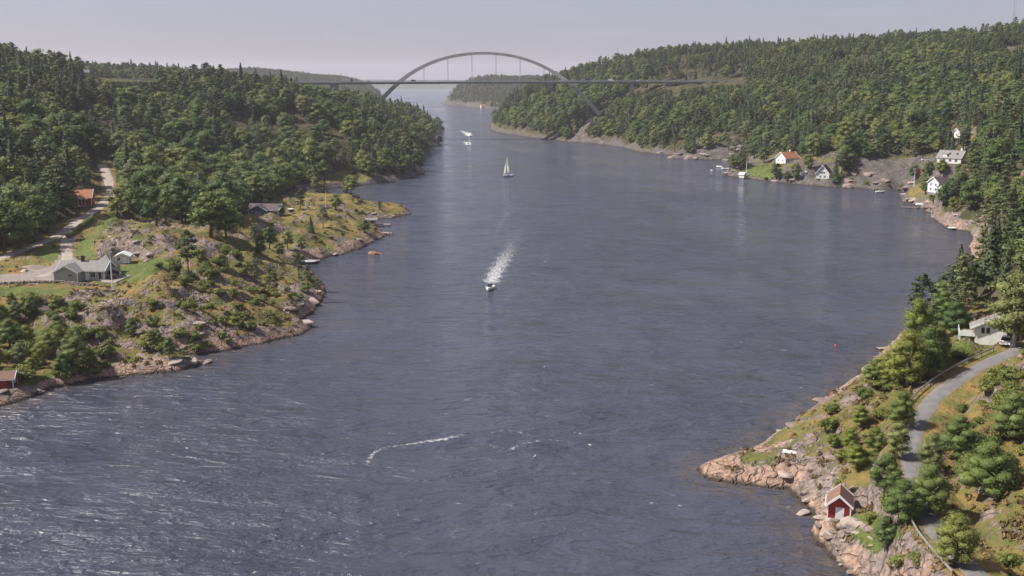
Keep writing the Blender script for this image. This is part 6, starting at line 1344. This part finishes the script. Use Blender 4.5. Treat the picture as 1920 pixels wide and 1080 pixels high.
cover('heather_scrub', 'low heather and juniper scrub over the open rocks', tuft('heather', M['heather'], 22, .2, 1, .8), hp[::2][:5000], .7, 1.7, 1); cover('dry_grass', 'tawny dry grass tufts between the open rocks', tuft('grass', M['straw'], 18, .2, 2, 1.6), gp[::2][:5000], .6, 1.3, 2)

# ------------------------------------------------------------------ loose rocks
def rock_mesh(seed, mat):
    import bmesh
    bm = bmesh.new(); bmesh.ops.create_icosphere(bm, subdivisions=3, radius=1.0); r = np.random.default_rng(seed)
    pl = [(Vector(r.normal(size=3)).normalized(), r.uniform(.55, .9)) for _ in range(9)]
    for v in bm.verts:
        p = v.co.copy()
        for n, dd in pl:
            t = p.dot(n) - dd
            if t > 0: p -= n * t * .9
        v.co = Vector((p.x * 1.25, p.y * .95, p.z * .72)) * (1 + .05 * math.sin(p.x * 7 + seed) * math.cos(p.y * 6))
    me = bpy.data.meshes.new('boulder'); bm.to_mesh(me); bm.free(); me.materials.append(mat); return me
RK = [rock_mesh(s, M['stone'] if s % 3 else M['stonepale']) for s in range(7)] + [rock_mesh(3, M['redrock'])]
def rock(p, s, label, group=None, flat=1.0, sink=.25, name='boulder', v=None, rz=None):
    o = bpy.data.objects.new(name, RK[rs.randrange(7)] if v is None else RK[v]); C.objects.link(o); o.location = (p.x, p.y, p.z - s * sink * .5); o.scale = (s, s * rs.uniform(.8, 1.1), s * flat); o.rotation_euler = (rs.uniform(-.2, .2), rs.uniform(-.2, .2), rs.uniform(0, 6.28) if rz is None else rz)
    return tag(o, label, 'boulder', group)
rock(at(705, 476, .1), 2.3, 'rounded brown islet rock alone in the water off the peninsula', None, .75, .2, 'islet_rock', 7, 0)
rock(hit(76, 503), 4.6, 'big smooth grey boulder beside the driveway lawn', None, .7, .5, 'boulder', 1, .3); rock(hit(56, 508), 2.2, 'smaller grey boulder leaning on the big driveway boulder', None, .7, .4)
rock(at(1505, 962, .15), 1.0, 'flat brown rock standing in the shallows before the boathouse', None, .7, .1)
def along(line, n, seed, off, smin, smax, label, group, fl=1.7):
    r = random.Random(seed); seg = [(a, b, (b - a).length) for a, b in zip(line[:-1], line[1:])]
    for i in range(n):
        a, b, l = r.choices(seg, [q[2] for q in seg])[0]; t = r.random(); p = a.lerp(b, t); d = (b - a).normalized(); nrm = Vector((-d.y, d.x, 0)); best = None
        o = r.uniform(*off)
        for sg in (1, -1):
            q = p + nrm * o * sg
            g = gnd(q.x, q.y)
            if best is None or g > best[0]: best = (g, q)
        g, q = best
        if o < .3 and g < -.6: continue
        s = r.uniform(smin, smax) * (1.5 if r.random() < .15 else 1); rock(Vector((q.x, q.y, max(g, -.1))), s * fl, label, group, r.uniform(.6, 1) / fl ** 1.3, .25 * fl)
along(SHORE_L[3:12], 10, 1, (.2, 4.5), .45, 1.4, 'granite boulder on the shore below the cottage bluff', 'shore boulders below the bluff'); along(SHORE_L[11:22], 12, 2, (.2, 5), .5, 1.7, 'granite block on the rocky side of the bluff', 'shore blocks round the bluff')
along(SHORE_L[23:34], 14, 3, (.2, 5), .5, 1.6, 'granite block on the peninsula shore', 'peninsula shore blocks'); along(SHORE_R[-9:-3], 55, 4, (-.4, 4.5), .3, .9, 'broken granite block on the shore by the red boathouse', 'boathouse shore blocks', 1.1)
along(SHORE_R[-24:-9], 10, 5, (.2, 5), .35, 1.1, 'pale granite block on the bare rock point', 'blocks on the granite point'); along(SHORE_R[8:29], 50, 6, (.3, 5), .8, 2.2, 'grey rock along the shore of the white houses', 'rocks along the far shore')
for p in region_points([[(80, 580), (200, 545), (360, 570), (400, 640), (300, 680), (150, 640)], [(180, 470), (200, 430), (330, 425), (350, 480), (280, 490)], [(300, 560), (520, 600), (480, 640), (340, 660)]], 18, 9):
    if clear(p): rock(p, rs.uniform(.5, 1.8), 'weathered granite outcrop block on the cottage bluff', 'outcrop blocks on the bluff', .7, .6)
for p in region_points([OPEN_R[2], OPEN_R[3], [(1574, 358), (1590, 318), (1612, 298), (1700, 296), (1702, 362)], OPEN_R[4], OPEN_R[6]], 26, 12): rock(p, rs.uniform(2.0, 5.0), 'grey weathered rock ledge on the bare slopes above the far shore', 'rock ledges on the far shore', rs.uniform(.5, .8), .8, 'rock_ledge', rs.choice([1, 2, 4, 5]))
